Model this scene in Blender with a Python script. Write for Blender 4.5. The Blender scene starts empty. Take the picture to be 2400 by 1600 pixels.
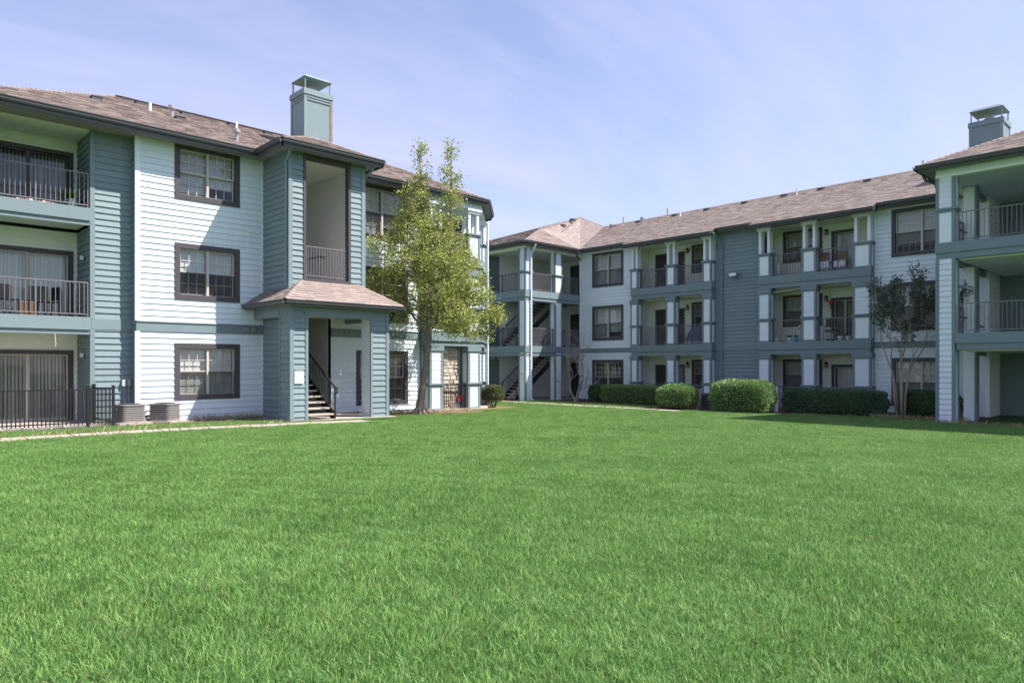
import bpy, math, random
from mathutils import Vector, Matrix
random.seed(7)
rnd = random.random
def U(a, b): return a + (b - a) * rnd()
SC = bpy.context.scene
COL = SC.collection

# ------------------------------------------------------------------ camera
cam_d = bpy.data.cameras.new('camera'); cam = bpy.data.objects.new('camera', cam_d); COL.objects.link(cam)
cam.location = (0, 0, 1.65); cam.rotation_euler = (math.radians(90), 0, math.atan(1730/1653) - math.pi/2)
cam_d.sensor_width = 36; cam_d.lens = 36*1653/2400; cam_d.shift_y = 56/2400
cam_d.clip_start = 0.05; cam_d.clip_end = 3000
SC.camera = cam
# ------------------------------------------------------------------ world, sun, exposure
SUN = Vector((.836, -1, 1.80)).normalized()
wd = bpy.data.worlds.new('World'); SC.world = wd; wd.use_nodes = True
nt = wd.node_tree; nt.nodes.clear()
def N(t, typ, **k):
    n = t.nodes.new(typ)
    for a, b in k.items():
        if a.startswith('i_'): n.inputs[int(a[2:])].default_value = b
        else: setattr(n, a, b)
    return n
sky = N(nt, 'ShaderNodeTexSky', sky_type='NISHITA'); sky.sun_disc = False
sky.sun_elevation = math.asin(SUN.z); sky.sun_rotation = math.atan2(SUN.x, SUN.y)
sky.air_density = 1.0; sky.dust_density = 0.5; sky.ozone_density = 2.2
tc = N(nt, 'ShaderNodeTexCoord'); sep = N(nt, 'ShaderNodeSeparateXYZ'); nt.links.new(tc.outputs['Generated'], sep.inputs[0])
zz = N(nt, 'ShaderNodeMath', operation='MAXIMUM', i_1=0.0); nt.links.new(sep.outputs[2], zz.inputs[0])
za = N(nt, 'ShaderNodeMath', operation='ADD', i_1=0.16); nt.links.new(zz.outputs[0], za.inputs[0])
dx = N(nt, 'ShaderNodeMath', operation='DIVIDE'); nt.links.new(sep.outputs[0], dx.inputs[0]); nt.links.new(za.outputs[0], dx.inputs[1])
dy = N(nt, 'ShaderNodeMath', operation='DIVIDE'); nt.links.new(sep.outputs[1], dy.inputs[0]); nt.links.new(za.outputs[0], dy.inputs[1])
cb = N(nt, 'ShaderNodeCombineXYZ'); nt.links.new(dx.outputs[0], cb.inputs[0]); nt.links.new(dy.outputs[0], cb.inputs[1])
mp = N(nt, 'ShaderNodeMapping'); mp.inputs['Rotation'].default_value = (0, 0, math.radians(-62)); mp.inputs['Scale'].default_value = (0.30, 1.0, 1); mp.inputs['Location'].default_value = (3.1, .7, 0)
nt.links.new(cb.outputs[0], mp.inputs[0])
n1 = N(nt, 'ShaderNodeTexNoise'); n1.inputs['Scale'].default_value = 1.15; n1.inputs['Detail'].default_value = 10; n1.inputs['Roughness'].default_value = .60; n1.inputs['Distortion'].default_value = .9
nt.links.new(mp.outputs[0], n1.inputs['Vector'])
cr = N(nt, 'ShaderNodeValToRGB'); cr.color_ramp.elements[0].position = .40; cr.color_ramp.elements[1].position = .78
cr.color_ramp.elements[0].color = (.20, .20, .20, 1); cr.color_ramp.elements[1].color = (.85, .85, .85, 1)
mp2 = N(nt, 'ShaderNodeMapping'); mp2.inputs['Rotation'].default_value = (0, 0, math.radians(-50)); mp2.inputs['Scale'].default_value = (.9, 4.2, 1); nt.links.new(cb.outputs[0], mp2.inputs[0])
n2 = N(nt, 'ShaderNodeTexNoise'); n2.inputs['Scale'].default_value = 1.3; n2.inputs['Detail'].default_value = 9; n2.inputs['Roughness'].default_value = .66; n2.inputs['Distortion'].default_value = 1.3; nt.links.new(mp2.outputs[0], n2.inputs['Vector'])
na = N(nt, 'ShaderNodeMix', data_type='FLOAT'); na.inputs[0].default_value = .16; nt.links.new(n1.outputs[0], na.inputs[2]); nt.links.new(n2.outputs[0], na.inputs[3])
nt.links.new(na.outputs[0], cr.inputs[0])
mx = N(nt, 'ShaderNodeMix', data_type='RGBA'); nt.links.new(cr.outputs[0], mx.inputs[0]); nt.links.new(sky.outputs[0], mx.inputs[6])
mx.inputs[7].default_value = (4.0, 4.3, 5.4, 1)
bg = N(nt, 'ShaderNodeBackground'); bg.inputs[1].default_value = 0.083
tn = N(nt, 'ShaderNodeMix', data_type='RGBA', blend_type='MULTIPLY'); tn.inputs[0].default_value = 1; tn.inputs[7].default_value = (1.02, .945, 1.02, 1)
nt.links.new(mx.outputs[2], tn.inputs[6]); nt.links.new(tn.outputs[2], bg.inputs[0])
wo = N(nt, 'ShaderNodeOutputWorld'); nt.links.new(bg.outputs[0], wo.inputs[0])
sl = bpy.data.lights.new('sun', 'SUN'); sl.energy = 3.9; sl.angle = math.radians(.53); sl.color = (1, .955, .89)
so = bpy.data.objects.new('sun', sl); COL.objects.link(so); so.location = SUN*60; so.rotation_euler = SUN.to_track_quat('Z', 'Y').to_euler()
vs = SC.view_settings; vs.view_transform = 'Standard'; vs.look = 'None'; vs.gamma = 1; vs.use_curve_mapping = False
vs.exposure = 1.34
SC.cycles.max_bounces = 8; SC.cycles.transparent_max_bounces = 16; SC.cycles.diffuse_bounces = 4

# ------------------------------------------------------------------ materials
MT = {}
def mat(name, col, rough=.6, var=.12, isl=.06, scale=2.5, bump=0., bscale=60, streak=0., metal=0., spec=.3, trans=0., huev=0., col2=None, c2=.5):
    m = bpy.data.materials.new(name); m.use_nodes = True; t = m.node_tree; t.nodes.clear(); L = t.links.new
    out = N(t, 'ShaderNodeOutputMaterial'); p = N(t, 'ShaderNodeBsdfPrincipled')
    p.inputs['Roughness'].default_value = rough; p.inputs['Metallic'].default_value = metal; p.inputs['Specular IOR Level'].default_value = spec
    g = N(t, 'ShaderNodeNewGeometry'); oi = N(t, 'ShaderNodeObjectInfo')
    add = N(t, 'ShaderNodeMath', operation='ADD'); L(g.outputs['Random Per Island'], add.inputs[0]); L(oi.outputs['Random'], add.inputs[1])
    fr = N(t, 'ShaderNodeMath', operation='FRACT'); L(add.outputs[0], fr.inputs[0])
    ns = N(t, 'ShaderNodeTexNoise'); ns.inputs['Scale'].default_value = scale; ns.inputs['Detail'].default_value = 6; ns.inputs['Roughness'].default_value = .6
    if streak:
        mpn = N(t, 'ShaderNodeMapping'); mpn.inputs['Scale'].default_value = (5, 5, .5); L(g.outputs['Position'], mpn.inputs[0]); L(mpn.outputs[0], ns.inputs['Vector'])
    else: L(g.outputs['Position'], ns.inputs['Vector'])
    m1 = N(t, 'ShaderNodeMath', operation='MULTIPLY_ADD', i_1=var*2, i_2=1 - var); L(ns.outputs[0], m1.inputs[0])
    m2 = N(t, 'ShaderNodeMath', operation='MULTIPLY_ADD', i_1=isl*2, i_2=-isl); L(fr.outputs[0], m2.inputs[0])
    m3 = N(t, 'ShaderNodeMath', operation='ADD'); L(m1.outputs[0], m3.inputs[0]); L(m2.outputs[0], m3.inputs[1])
    hs = N(t, 'ShaderNodeHueSaturation'); hs.inputs['Color'].default_value = (*col, 1); L(m3.outputs[0], hs.inputs['Value'])
    if huev:
        m4 = N(t, 'ShaderNodeMath', operation='MULTIPLY_ADD', i_1=huev*2, i_2=.5 - huev); L(fr.outputs[0], m4.inputs[0]); L(m4.outputs[0], hs.inputs['Hue'])
    if col2:
        mxn = N(t, 'ShaderNodeMix', data_type='RGBA'); rp = N(t, 'ShaderNodeMath', operation='GREATER_THAN', i_1=c2)
        wn = N(t, 'ShaderNodeTexWhiteNoise', noise_dimensions='1D'); L(fr.outputs[0], wn.inputs['W']); L(wn.outputs['Value'], rp.inputs[0])
        mxn.inputs[6].default_value = (*col, 1); mxn.inputs[7].default_value = (*col2, 1); L(rp.outputs[0], mxn.inputs[0]); L(mxn.outputs[2], hs.inputs['Color'])
    L(hs.outputs[0], p.inputs['Base Color'])
    if bump:
        nb = N(t, 'ShaderNodeTexNoise'); nb.inputs['Scale'].default_value = bscale; nb.inputs['Detail'].default_value = 4; L(g.outputs['Position'], nb.inputs['Vector'])
        bn = N(t, 'ShaderNodeBump'); bn.inputs['Strength'].default_value = bump; bn.inputs['Distance'].default_value = .01; L(nb.outputs[0], bn.inputs['Height']); L(bn.outputs[0], p.inputs['Normal'])
    if trans:
        tr = N(t, 'ShaderNodeBsdfTranslucent'); L(hs.outputs[0], tr.inputs[0]); ms = N(t, 'ShaderNodeMixShader'); ms.inputs[0].default_value = trans
        L(p.outputs[0], ms.inputs[1]); L(tr.outputs[0], ms.inputs[2]); L(ms.outputs[0], out.inputs[0])
    else: L(p.outputs[0], out.inputs[0])
    MT[name] = m; return m
mat('teal', (.195, .252, .270), .55, .14, .05, streak=1, bump=.15, bscale=90)
mat('teal_trim', (.185, .240, .258), .5, .10, .03, bump=.1)
mat('light', (.69, .755, .795), .55, .10, .03, streak=1, bump=.12, bscale=90)
mat('light_trim', (.75, .80, .83), .5, .08, .02)
mat('cream', (.80, .83, .75), .65, .07, .02)
mat('hall', (.80, .80, .78), .7, .08, .02)
mat('trim', (.075, .067, .075), .5, .10, .03, bump=.1)
mat('gutter', (.080, .078, .084), .4, .08, .02, spec=.4)
mat('soffit', (.26, .25, .245), .7, .08, .02)
mat('shingle', (.268, .214, .193), .9, .07, .13, scale=1.2, bump=.5, bscale=220, huev=.012)
mat('deck', (.16, .11, .10), .9)
mat('rail', (.16, .145, .155), .4, .05, .02, spec=.5)
mat('black', (.014, .014, .016), .4, .05, .02, spec=.5)
mat('sash', (.52, .47, .42), .45, .05, .02)
mat('sash_dark', (.09, .08, .08), .4, .05)
mat('door', (.075, .058, .055), .5, .08)
mat('door_grey', (.30, .33, .34), .55, .06)
mat('door_teal', (.045, .085, .10), .5, .06)
mat('blind', (.84, .82, .80), .6, .05, .06)
mat('vane', (.55, .52, .50), .6, .1, .2)
mat('curtain', (.45, .38, .34), .8, .1, .1)
mat('dark', (.03, .03, .035), .8)
mat('concrete', (.39, .33, .29), .85, .16, .05, scale=4, bump=.3, bscale=150)
mat('tread', (.42, .35, .30), .8, .2, .05, scale=14, bump=.2)
mat('metal', (.36, .34, .34), .42, .08, .03, metal=.4)
mat('ac', (.24, .22, .215), .5, .08, .05)
mat('white', (.72, .72, .72), .5, .04)
mat('paper', (.80, .79, .80), .5, .03)
mat('ink', (.25, .22, .26), .6)
mat('stone', (.48, .41, .34), .85, .22, .22, scale=7, bump=.6, bscale=40, huev=.012)
mat('rotten', (.27, .20, .17), .9, .5, .1, scale=9, bump=.5)
mat('bark', (.21, .175, .145), .9, .45, .05, scale=9, bump=.7, bscale=45)
mat('bark_pale', (.36, .29, .24), .8, .3, .05, scale=6, bump=.4)
mat('twig', (.30, .26, .25), .85, .2)
mat('leaf_tree', (.41, .44, .12), .5, .2, .45, scale=1.6, trans=.32, huev=.02, col2=(.25, .29, .07), c2=.62, spec=.35)
mat('leaf_tip', (.30, .17, .06), .55, .2, .3, trans=.3, huev=.02)
mat('leaf_hedge', (.21, .33, .115), .4, .15, .40, scale=2, trans=.25, huev=.015, spec=.5)
mat('leaf_dark', (.095, .18, .092), .4, .15, .40, scale=2, trans=.2, huev=.015, spec=.5)
mat('leaf_grey', (.15, .16, .075), .5, .15, .45, scale=2, trans=.2, huev=.03)
mat('leaf_myrtle', (.10, .14, .095), .45, .2, .45, trans=.25, huev=.03, col2=(.13, .15, .10), c2=.6)
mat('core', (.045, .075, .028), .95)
mat('mulch', (.11, .065, .045), .95, .35, .35, scale=12, bump=.6, bscale=30)
mat('straw', (.34, .27, .15), .9, .2, .3, huev=.02)
mat('soil', (.20, .115, .07), .95, .3, .05, scale=6, bump=.6, bscale=40)
mat('turf', (.055, .125, .030), .95, .25, .05, scale=1.5, bump=.8, bscale=35)
mat('red', (.62, .05, .05), .4); mat('blue', (.05, .30, .55), .4); mat('navy', (.03, .04, .10), .5)
mat('cover', (.10, .10, .17), .55, .12, .03, bump=.2, bscale=20)
mat('towel', (.70, .70, .82), .85); mat('wood', (.22, .13, .08), .6, .25)
mat('wicker', (.26, .16, .12), .8, .2, .2); mat('terracotta', (.40, .17, .10), .8)
mat('orange', (.75, .22, .06), .6, .1, .3, huev=.02); mat('green', (.07, .16, .05), .5, .1, .4)
mat('gold', (.35, .24, .10), .6, .2, .3)
def grass_mat():
    m = bpy.data.materials.new('grass'); m.use_nodes = True; t = m.node_tree; t.nodes.clear(); L = t.links.new
    out = N(t, 'ShaderNodeOutputMaterial'); p = N(t, 'ShaderNodeBsdfPrincipled'); p.inputs['Roughness'].default_value = .5; p.inputs['Specular IOR Level'].default_value = .25
    g = N(t, 'ShaderNodeNewGeometry')
    n1 = N(t, 'ShaderNodeTexNoise'); n1.inputs['Scale'].default_value = .55; n1.inputs['Detail'].default_value = 5; n1.inputs['Roughness'].default_value = .62; n1.inputs['Distortion'].default_value = .6
    L(g.outputs['Position'], n1.inputs['Vector'])
    ca = N(t, 'ShaderNodeValToRGB'); e = ca.color_ramp.elements; e[0].position = .32; e[1].position = .70
    e[0].color = (.148, .280, .070, 1); e[1].color = (.220, .372, .110, 1); L(n1.outputs[0], ca.inputs[0])
    mm = N(t, 'ShaderNodeMath', operation='MULTIPLY_ADD', i_1=.95, i_2=.5); L(g.outputs['Random Per Island'], mm.inputs[0])
    wn = N(t, 'ShaderNodeTexWhiteNoise', noise_dimensions='1D'); L(g.outputs['Random Per Island'], wn.inputs['W'])
    hm = N(t, 'ShaderNodeMath', operation='MULTIPLY_ADD', i_1=.03, i_2=.485); L(wn.outputs['Value'], hm.inputs[0])
    gt = N(t, 'ShaderNodeMath', operation='GREATER_THAN', i_1=.955); L(wn.outputs['Value'], gt.inputs[0]); dm = N(t, 'ShaderNodeMix', data_type='RGBA'); L(gt.outputs[0], dm.inputs[0]); L(ca.outputs[0], dm.inputs[6]); dm.inputs[7].default_value = (.34, .33, .15, 1)
    hs = N(t, 'ShaderNodeHueSaturation'); L(dm.outputs[2], hs.inputs['Color']); L(mm.outputs[0], hs.inputs['Value']); L(hm.outputs[0], hs.inputs['Hue'])
    L(hs.outputs[0], p.inputs['Base Color'])
    tr = N(t, 'ShaderNodeBsdfTranslucent'); L(hs.outputs[0], tr.inputs[0]); ms = N(t, 'ShaderNodeMixShader'); ms.inputs[0].default_value = .35
    L(p.outputs[0], ms.inputs[1]); L(tr.outputs[0], ms.inputs[2]); L(ms.outputs[0], out.inputs[0]); MT['grass'] = m
grass_mat()
def glass_mat():
    m = bpy.data.materials.new('glass'); m.use_nodes = True; t = m.node_tree; t.nodes.clear(); L = t.links.new
    out = N(t, 'ShaderNodeOutputMaterial'); fr = N(t, 'ShaderNodeFresnel'); gg = N(t, 'ShaderNodeNewGeometry'); mi = N(t, 'ShaderNodeMath', operation='MULTIPLY_ADD', i_1=1/1.55-1.55, i_2=1.55); L(gg.outputs['Backfacing'], mi.inputs[0]); L(mi.outputs[0], fr.inputs[0])
    tr = N(t, 'ShaderNodeBsdfTransparent'); tr.inputs[0].default_value = (.80, .83, .83, 1)
    gl = N(t, 'ShaderNodeBsdfGlossy'); gl.inputs['Roughness'].default_value = .015; gl.inputs[0].default_value = (.9, .93, .95, 1)
    ms = N(t, 'ShaderNodeMixShader'); L(fr.outputs[0], ms.inputs[0]); L(tr.outputs[0], ms.inputs[1]); L(gl.outputs[0], ms.inputs[2]); L(ms.outputs[0], out.inputs[0]); MT['glass'] = m
    m = bpy.data.materials.new('screen'); m.use_nodes = True; t = m.node_tree; t.nodes.clear(); L = t.links.new
    out = N(t, 'ShaderNodeOutputMaterial'); df = N(t, 'ShaderNodeBsdfDiffuse'); df.inputs[0].default_value = (.045, .042, .045, 1); tr = N(t, 'ShaderNodeBsdfTransparent')
    ms = N(t, 'ShaderNodeMixShader'); ms.inputs[0].default_value = .38; L(tr.outputs[0], ms.inputs[1]); L(df.outputs[0], ms.inputs[2]); L(ms.outputs[0], out.inputs[0]); MT['screen'] = m
glass_mat()

# ------------------------------------------------------------------ mesh helpers
class Fr:                                   # a wall frame: P(u, z, n), n points out of the wall
    def __init__(s, o, u, n): s.o = Vector((o[0], o[1], 0)); s.u = Vector((u[0], u[1], 0)); s.n = Vector((n[0], n[1], 0))
    def P(s, u, z, n=0): return s.o + s.u*u + s.n*n + Vector((0, 0, z))
def WY(y): return Fr((0, y), (1, 0), (0, -1))      # faces -Y, u = x
def WX(x): return Fr((x, 0), (0, 1), (-1, 0))      # faces -X, u = y
def WYp(y): return Fr((0, y), (1, 0), (0, 1))      # faces +Y
def WXp(x): return Fr((x, 0), (0, 1), (1, 0))      # faces +X
class MB:
    def __init__(s): s.v = []; s.f = []
    def quad(s, *p):
        b = len(s.v); s.v += [tuple(q) for q in p]; s.f.append(tuple(range(b, b+len(p)))); return s
    def hexa(s, p):                         # p: 8 points, bottom 4 then top 4
        b = len(s.v); s.v += [tuple(q) for q in p]
        for q in ((0,1,2,3),(4,7,6,5),(0,4,5,1),(1,5,6,2),(2,6,7,3),(3,7,4,0)): s.f.append(tuple(b+i for i in q))
        return s
    def box(s, x0, x1, y0, y1, z0, z1):
        return s.hexa([(x0,y0,z0),(x0,y1,z0),(x1,y1,z0),(x1,y0,z0),(x0,y0,z1),(x0,y1,z1),(x1,y1,z1),(x1,y0,z1)])
    def fb(s, W, u0, u1, z0, z1, n0, n1):
        P = W.P; return s.hexa([P(u0,z0,n0),P(u1,z0,n0),P(u1,z0,n1),P(u0,z0,n1),P(u0,z1,n0),P(u1,z1,n0),P(u1,z1,n1),P(u0,z1,n1)])
    def poly(s, pts, z0, z1):               # vertical prism over a plan polygon
        n = len(pts); b = len(s.v); s.v += [(p[0], p[1], z0) for p in pts] + [(p[0], p[1], z1) for p in pts]
        s.f.append(tuple(b+i for i in range(n))[::-1]); s.f.append(tuple(b+n+i for i in range(n)))
        for i in range(n): j = (i+1) % n; s.f.append((b+i, b+j, b+n+j, b+n+i))
        return s
    def bar(s, a, c, w, h=None):            # rectangular bar between two points
        a = Vector(a); c = Vector(c); h = h or w; d = (c-a).normalized()
        up = Vector((0,0,1)) if abs(d.z) < .95 else Vector((1,0,0)); x = d.cross(up).normalized()*w/2; y = x.cross(d).normalized()*h/2
        return s.hexa([a-x-y, a+x-y, c+x-y, c-x-y, a-x+y, a+x+y, c+x+y, c-x+y])
    def tube(s, pts, rad, k=6, cap=True):
        pts = [Vector(p) for p in pts]; n = len(pts); rad = rad if isinstance(rad, (list, tuple)) else [rad]*n
        b = len(s.v); x = None
        for i, p in enumerate(pts):
            d = (pts[min(i+1, n-1)] - pts[max(i-1, 0)]).normalized()
            if x is None: x = d.orthogonal().normalized()
            else: x = (x - d*x.dot(d)).normalized()
            y = d.cross(x)
            for j in range(k):
                a = 2*math.pi*j/k; s.v.append(tuple(p + (x*math.cos(a) + y*math.sin(a))*rad[i]))
        for i in range(n-1):
            for j in range(k): s.f.append((b+i*k+j, b+i*k+(j+1)%k, b+(i+1)*k+(j+1)%k, b+(i+1)*k+j))
        if cap: s.f.append(tuple(b+j for j in range(k))[::-1]); s.f.append(tuple(b+(n-1)*k+j for j in range(k)))
        return s
    def lathe(s, c, prof, k=12):
        b = len(s.v); c = Vector(c)
        for r, z in prof:
            for j in range(k): a = 2*math.pi*j/k; s.v.append((c.x+r*math.cos(a), c.y+r*math.sin(a), c.z+z))
        for i in range(len(prof)-1):
            for j in range(k): s.f.append((b+i*k+j, b+i*k+(j+1)%k, b+(i+1)*k+(j+1)%k, b+(i+1)*k+j))
        s.f.append(tuple(b+j for j in range(k))[::-1]); s.f.append(tuple(b+(len(prof)-1)*k+j for j in range(k))); return s
    def leaf(s, c, size, d=None, up=None):
        d = d or Vector((U(-1,1), U(-1,1), U(-1,1))).normalized(); q = up or Vector((U(-1,1), U(-1,1), U(-1,1)))
        w = d.cross(q)
        if w.length < 1e-4: w = d.orthogonal()
        w = w.normalized()*size*.27; d = d*size; b = len(s.v)
        s.v += [tuple(c), tuple(c+d*.5+w), tuple(c+d), tuple(c+d*.5-w)]; s.f.append((b, b+1, b+2, b+3)); return s
    def mesh(s, name, m, smooth=False):
        me = bpy.data.meshes.new(name); me.from_pydata(s.v, [], s.f); me.materials.append(MT[m])
        if smooth: me.polygons.foreach_set('use_smooth', [True]*len(me.polygons))
        me.update(); return me
    def build(s, name, m, parent=None, kind=None, smooth=False): return put(name, s.mesh(name, m, smooth), parent, kind)
def put(name, me, parent=None, kind=None, loc=None, rot=None):
    o = bpy.data.objects.new(name, me); COL.objects.link(o)
    if parent is not None:
        o.parent = parent
        if parent.type == 'EMPTY': o.matrix_parent_inverse = Matrix.LocRotScale(parent.location, parent.rotation_euler, None).inverted()
        elif parent.get('_w') is not None or parent.location.length > 0: o.matrix_parent_inverse = Matrix.LocRotScale(parent.location, parent.rotation_euler, None).inverted()
    if kind: o['kind'] = kind
    if loc is not None: o.location = loc
    if rot is not None: o.rotation_euler = rot
    return o
def thing(name, loc, label, cat, group=None):
    o = bpy.data.objects.new(name, None); COL.objects.link(o); o.location = loc; o.empty_display_size = .3
    return tag(o, label, cat, group)
def tag(o, label, cat, group=None):
    o['label'] = label; o['category'] = cat
    if group: o['group'] = group
    return o
def gz(x): return -.0143*min(max(x-6, 0), 22)      # the lawn falls gently towards the far building

# ------------------------------------------------------------------ building helpers
def cuts(lo, hi, vals): return sorted({lo, hi, *[v for v in vals if lo < v < hi]})
def wall(parent, W, u0, u1, z0, z1, holes=(), m='light', th=.16, boards=None, single=True, exp=.18, n0=0., name='wall', ze=None):
    mb = MB(); us = cuts(u0, u1, [h for q in holes for h in q[:2]]); zs = cuts(z0, z1, [h for q in holes for h in q[2:]])
    for a, b in zip(us, us[1:]):
        for c, d in zip(zs, zs[1:]):
            if not any(q[0] < (a+b)/2 < q[1] and q[2] < (c+d)/2 < q[3] for q in holes): mb.fb(W, a, b, c, d, n0-th, n0)
    o = mb.build(name, boards or m, parent)
    if boards:
        big = MB(); z = ze if ze is not None else z0; P = W.P
        while z < z1:
            zb = min(z+exp, z1)
            if zb > z0:
                bz = cuts(max(z, z0), zb, [h for q in holes for h in q[2:]])
                for c, d in zip(bz, bz[1:]):
                    if d - c < .012: continue
                    act = [q for q in holes if q[2] < (c+d)/2 < q[3]]
                    ub = cuts(u0, u1, [h for q in act for h in q[:2]])
                    for a, b in zip(ub, ub[1:]):
                        if any(q[0] < (a+b)/2 < q[1] for q in act) or b-a < .02: continue
                        if b-a > 2.3 and single and d-c > .1 and not W.n.x:
                            k_ = U(a+.8, b-.8); ub2 = [(a, k_-.0015), (k_+.0015, b)]
                        else: ub2 = [(a, b)]
                        for a, b in ub2:
                         fa = (c-z)/exp; fb_ = (d-z)/exp; na = n0+.036-.030*fa+U(-.002,.002); nb = n0+.036-.030*fb_
                         mb = MB() if single else big
                         A, B, C, D = P(a,c,na), P(b,c,na), P(b,d,nb), P(a,d,nb); A0, B0, C0, D0 = P(a,c,n0), P(b,c,n0), P(b,d,n0), P(a,d,n0)
                         k = len(mb.v); mb.v += [tuple(q) for q in (A,B,C,D,A0,B0,C0,D0)]
                         mb.f += [(k,k+1,k+2,k+3), (k,k+4,k+5,k+1), (k,k+3,k+7,k+4), (k+1,k+5,k+6,k+2)]
                         if single: mb.build('board', boards, o)
            z += exp
        if not single and big.v: big.build('siding', boards, o, 'stuff')
    return o
def strip(parent, name, m, W, *boxes):
    if name == 'corner_board':
        for b in boxes: o = MB().fb(W, *b).build(name, m, parent)
        return o
    mb = MB()
    for b in boxes: mb.fb(W, *b)
    return mb.build(name, m, parent)
def blinds(o, W, u0, u1, z0, z1, n, sp=.05, m='blind', tilt=.35, name='blind'):
    mb = MB(); z = z1
    mb.fb(W, u0, u1, z1-.03, z1, n-.03, n+.01)
    z = z1-.05
    while z > z0:
        c, s_ = sp*.56*math.cos(tilt), sp*.56*math.sin(tilt)
        mb.quad(W.P(u0,z-s_,n+c), W.P(u1,z-s_,n+c), W.P(u1,z+s_,n-c), W.P(u0,z+s_,n-c)); z -= sp
    return mb.build(name, m, o)
def vanes(o, W, u0, u1, z0, z1, n, sp=.09, m='vane', ang=.9):
    mb = MB(); u = u0; a = ang
    while u < u1:
        c, s_ = .042*math.cos(a), .042*math.sin(a); mb.quad(W.P(u-c,z0,n-s_), W.P(u+c,z0,n+s_), W.P(u+c,z1,n+s_), W.P(u-c,z1,n-s_)); u += sp
    return mb.build('vertical_blind', m, o)
def pane(o, W, a, b, c, d, n, wob=.004):
    q = [U(-wob, wob) for _ in range(3)]
    return MB().quad(W.P(a,c,n+q[0]), W.P(b,c,n+q[1]), W.P(b,d,n+q[2]), W.P(a,d,n+q[0]+q[2]-q[1])).build('pane', 'glass', o)
def sash_unit(o, W, a, b, c, d, cols, rows, n, mb, m=.022, fw=.045):
    mb.fb(W, a, b, c, c+fw, n-.03, n+.02); mb.fb(W, a, b, d-fw, d, n-.03, n+.02); mb.fb(W, a, a+fw, c+fw, d-fw, n-.03, n+.02); mb.fb(W, b-fw, b, c+fw, d-fw, n-.03, n+.02)
    A, B, C, D = a+fw, b-fw, c+fw, d-fw
    for i in range(1, cols): u = A+(B-A)*i/cols; mb.fb(W, u-m/2, u+m/2, C, D, n-.008, n+.006)
    for j in range(1, rows): z = C+(D-C)*j/rows; mb.fb(W, A, B, z-m/2, z+m/2, n-.0095, n+.0075)
    for i in range(cols):
        for j in range(rows): pane(o, W, A+(B-A)*i/cols, A+(B-A)*(i+1)/cols, C+(D-C)*j/rows, C+(D-C)*(j+1)/rows, n)
def window(parent, W, u0, u1, z0, z1, cols=3, rows=(2, 2), units=2, tw=.15, trim='trim', sash='sash', blind=True, screen=True, sp=.05, bz=0., nt_=.05, name='window', fill='blind'):
    o = strip(parent, name, trim, W, (u0,u1,z1-tw,z1,-.01,nt_), (u0,u1,z0,z0+tw,-.01,nt_), (u0,u0+tw,z0+tw,z1-tw,-.01,nt_-.003), (u1-tw,u1,z0+tw,z1-tw,-.01,nt_-.003))
    a0, a1, c0, c1 = u0+tw-.004, u1-tw+.004, z0+tw-.004, z1-tw+.004; mb = MB(); zm = c0+(c1-c0)*.5; w = (a1-a0)/units; scr = MB()
    for i in range(units):
        a, b = a0+w*i, a0+w*(i+1)
        sash_unit(o, W, a, b, zm-.02, c1, cols, rows[0], -.065, mb); sash_unit(o, W, a+.002, b-.002, c0, zm+.02, cols, rows[1], -.118, mb)
        if i: mb.fb(W, a-.035, a+.035, c0, c1, -.03, -.004)
        if screen: scr.quad(W.P(a+.05,c0+.02,-.03), W.P(b-.05,c0+.02,-.03), W.P(b-.05,zm,-.03), W.P(a+.05,zm,-.03))
        if blind == 'v': vanes(o, W, a+.03, b-.03, c0, c1-.02, -.22, m=fill)
        elif blind: blinds(o, W, a+.03, b-.03, c0+bz+random.choice((0, .02, .05, .12, .35)), c1-.01, -.185, sp, m=fill, tilt=U(.95,1.25))
    mb.build('sash', sash, o)
    if screen: scr.build('insect_screen', 'screen', o)
    return o
def hole(u0, u1, z0, z1, e=.07): return (u0+e, u1-e, z0+e, z1-e)
BAL = {}
def baluster_mesh(h, w, m):
    k = (round(h, 2), w, m)
    if k not in BAL: BAL[k] = MB().box(-w/2, w/2, -w/2, w/2, 0, h).mesh('baluster', m)
    return BAL[k]
def railing(parent, W, u0, u1, z, n=.0, h=1.02, sp=.115, m='rail', single=True, w=.018, posts=True, name='railing'):
    mb = MB(); t = .02
    mb.fb(W, u0, u1, z+h-.035, z+h, n-t, n+t); mb.fb(W, u0, u1, z+.07, z+.10, n-.014, n+.014)
    if posts:
        ps = [u0+.02, u1-.02] + ([(u0+u1)/2] if u1-u0 > 2.2 else [])
        for u in ps: mb.fb(W, u-.02, u+.02, z-.01, z+h-.035, n-.021, n+.021)
    k = max(2, int(round((u1-u0)/sp))); st = (u1-u0)/k; hb = h-.135
    if not single:
        for i in range(1, k): u = u0+st*i; mb.fb(W, u-w/2, u+w/2, z+.10, z+.10+hb, n-w/2, n+w/2)
    o = mb.build(name, m, parent)
    if single:
        me = baluster_mesh(hb, w, m)
        for i in range(1, k): put('baluster', me, o, loc=W.P(u0+st*i, z+.10, n))
    return o
def plan2d(poly):
    p0, p1 = poly[0], poly[1]; u = (p1-p0).normalized(); n = None
    for q in poly[2:]:
        n = (p1-p0).cross(q-p0)
        if n.length > 1e-5: break
    n.normalize(); n = n if n.z > 0 else -n; s = n.cross(u)
    if (poly[2]-p0).dot(s) < 0: s = -s
    return p0, u, s, n
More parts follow.
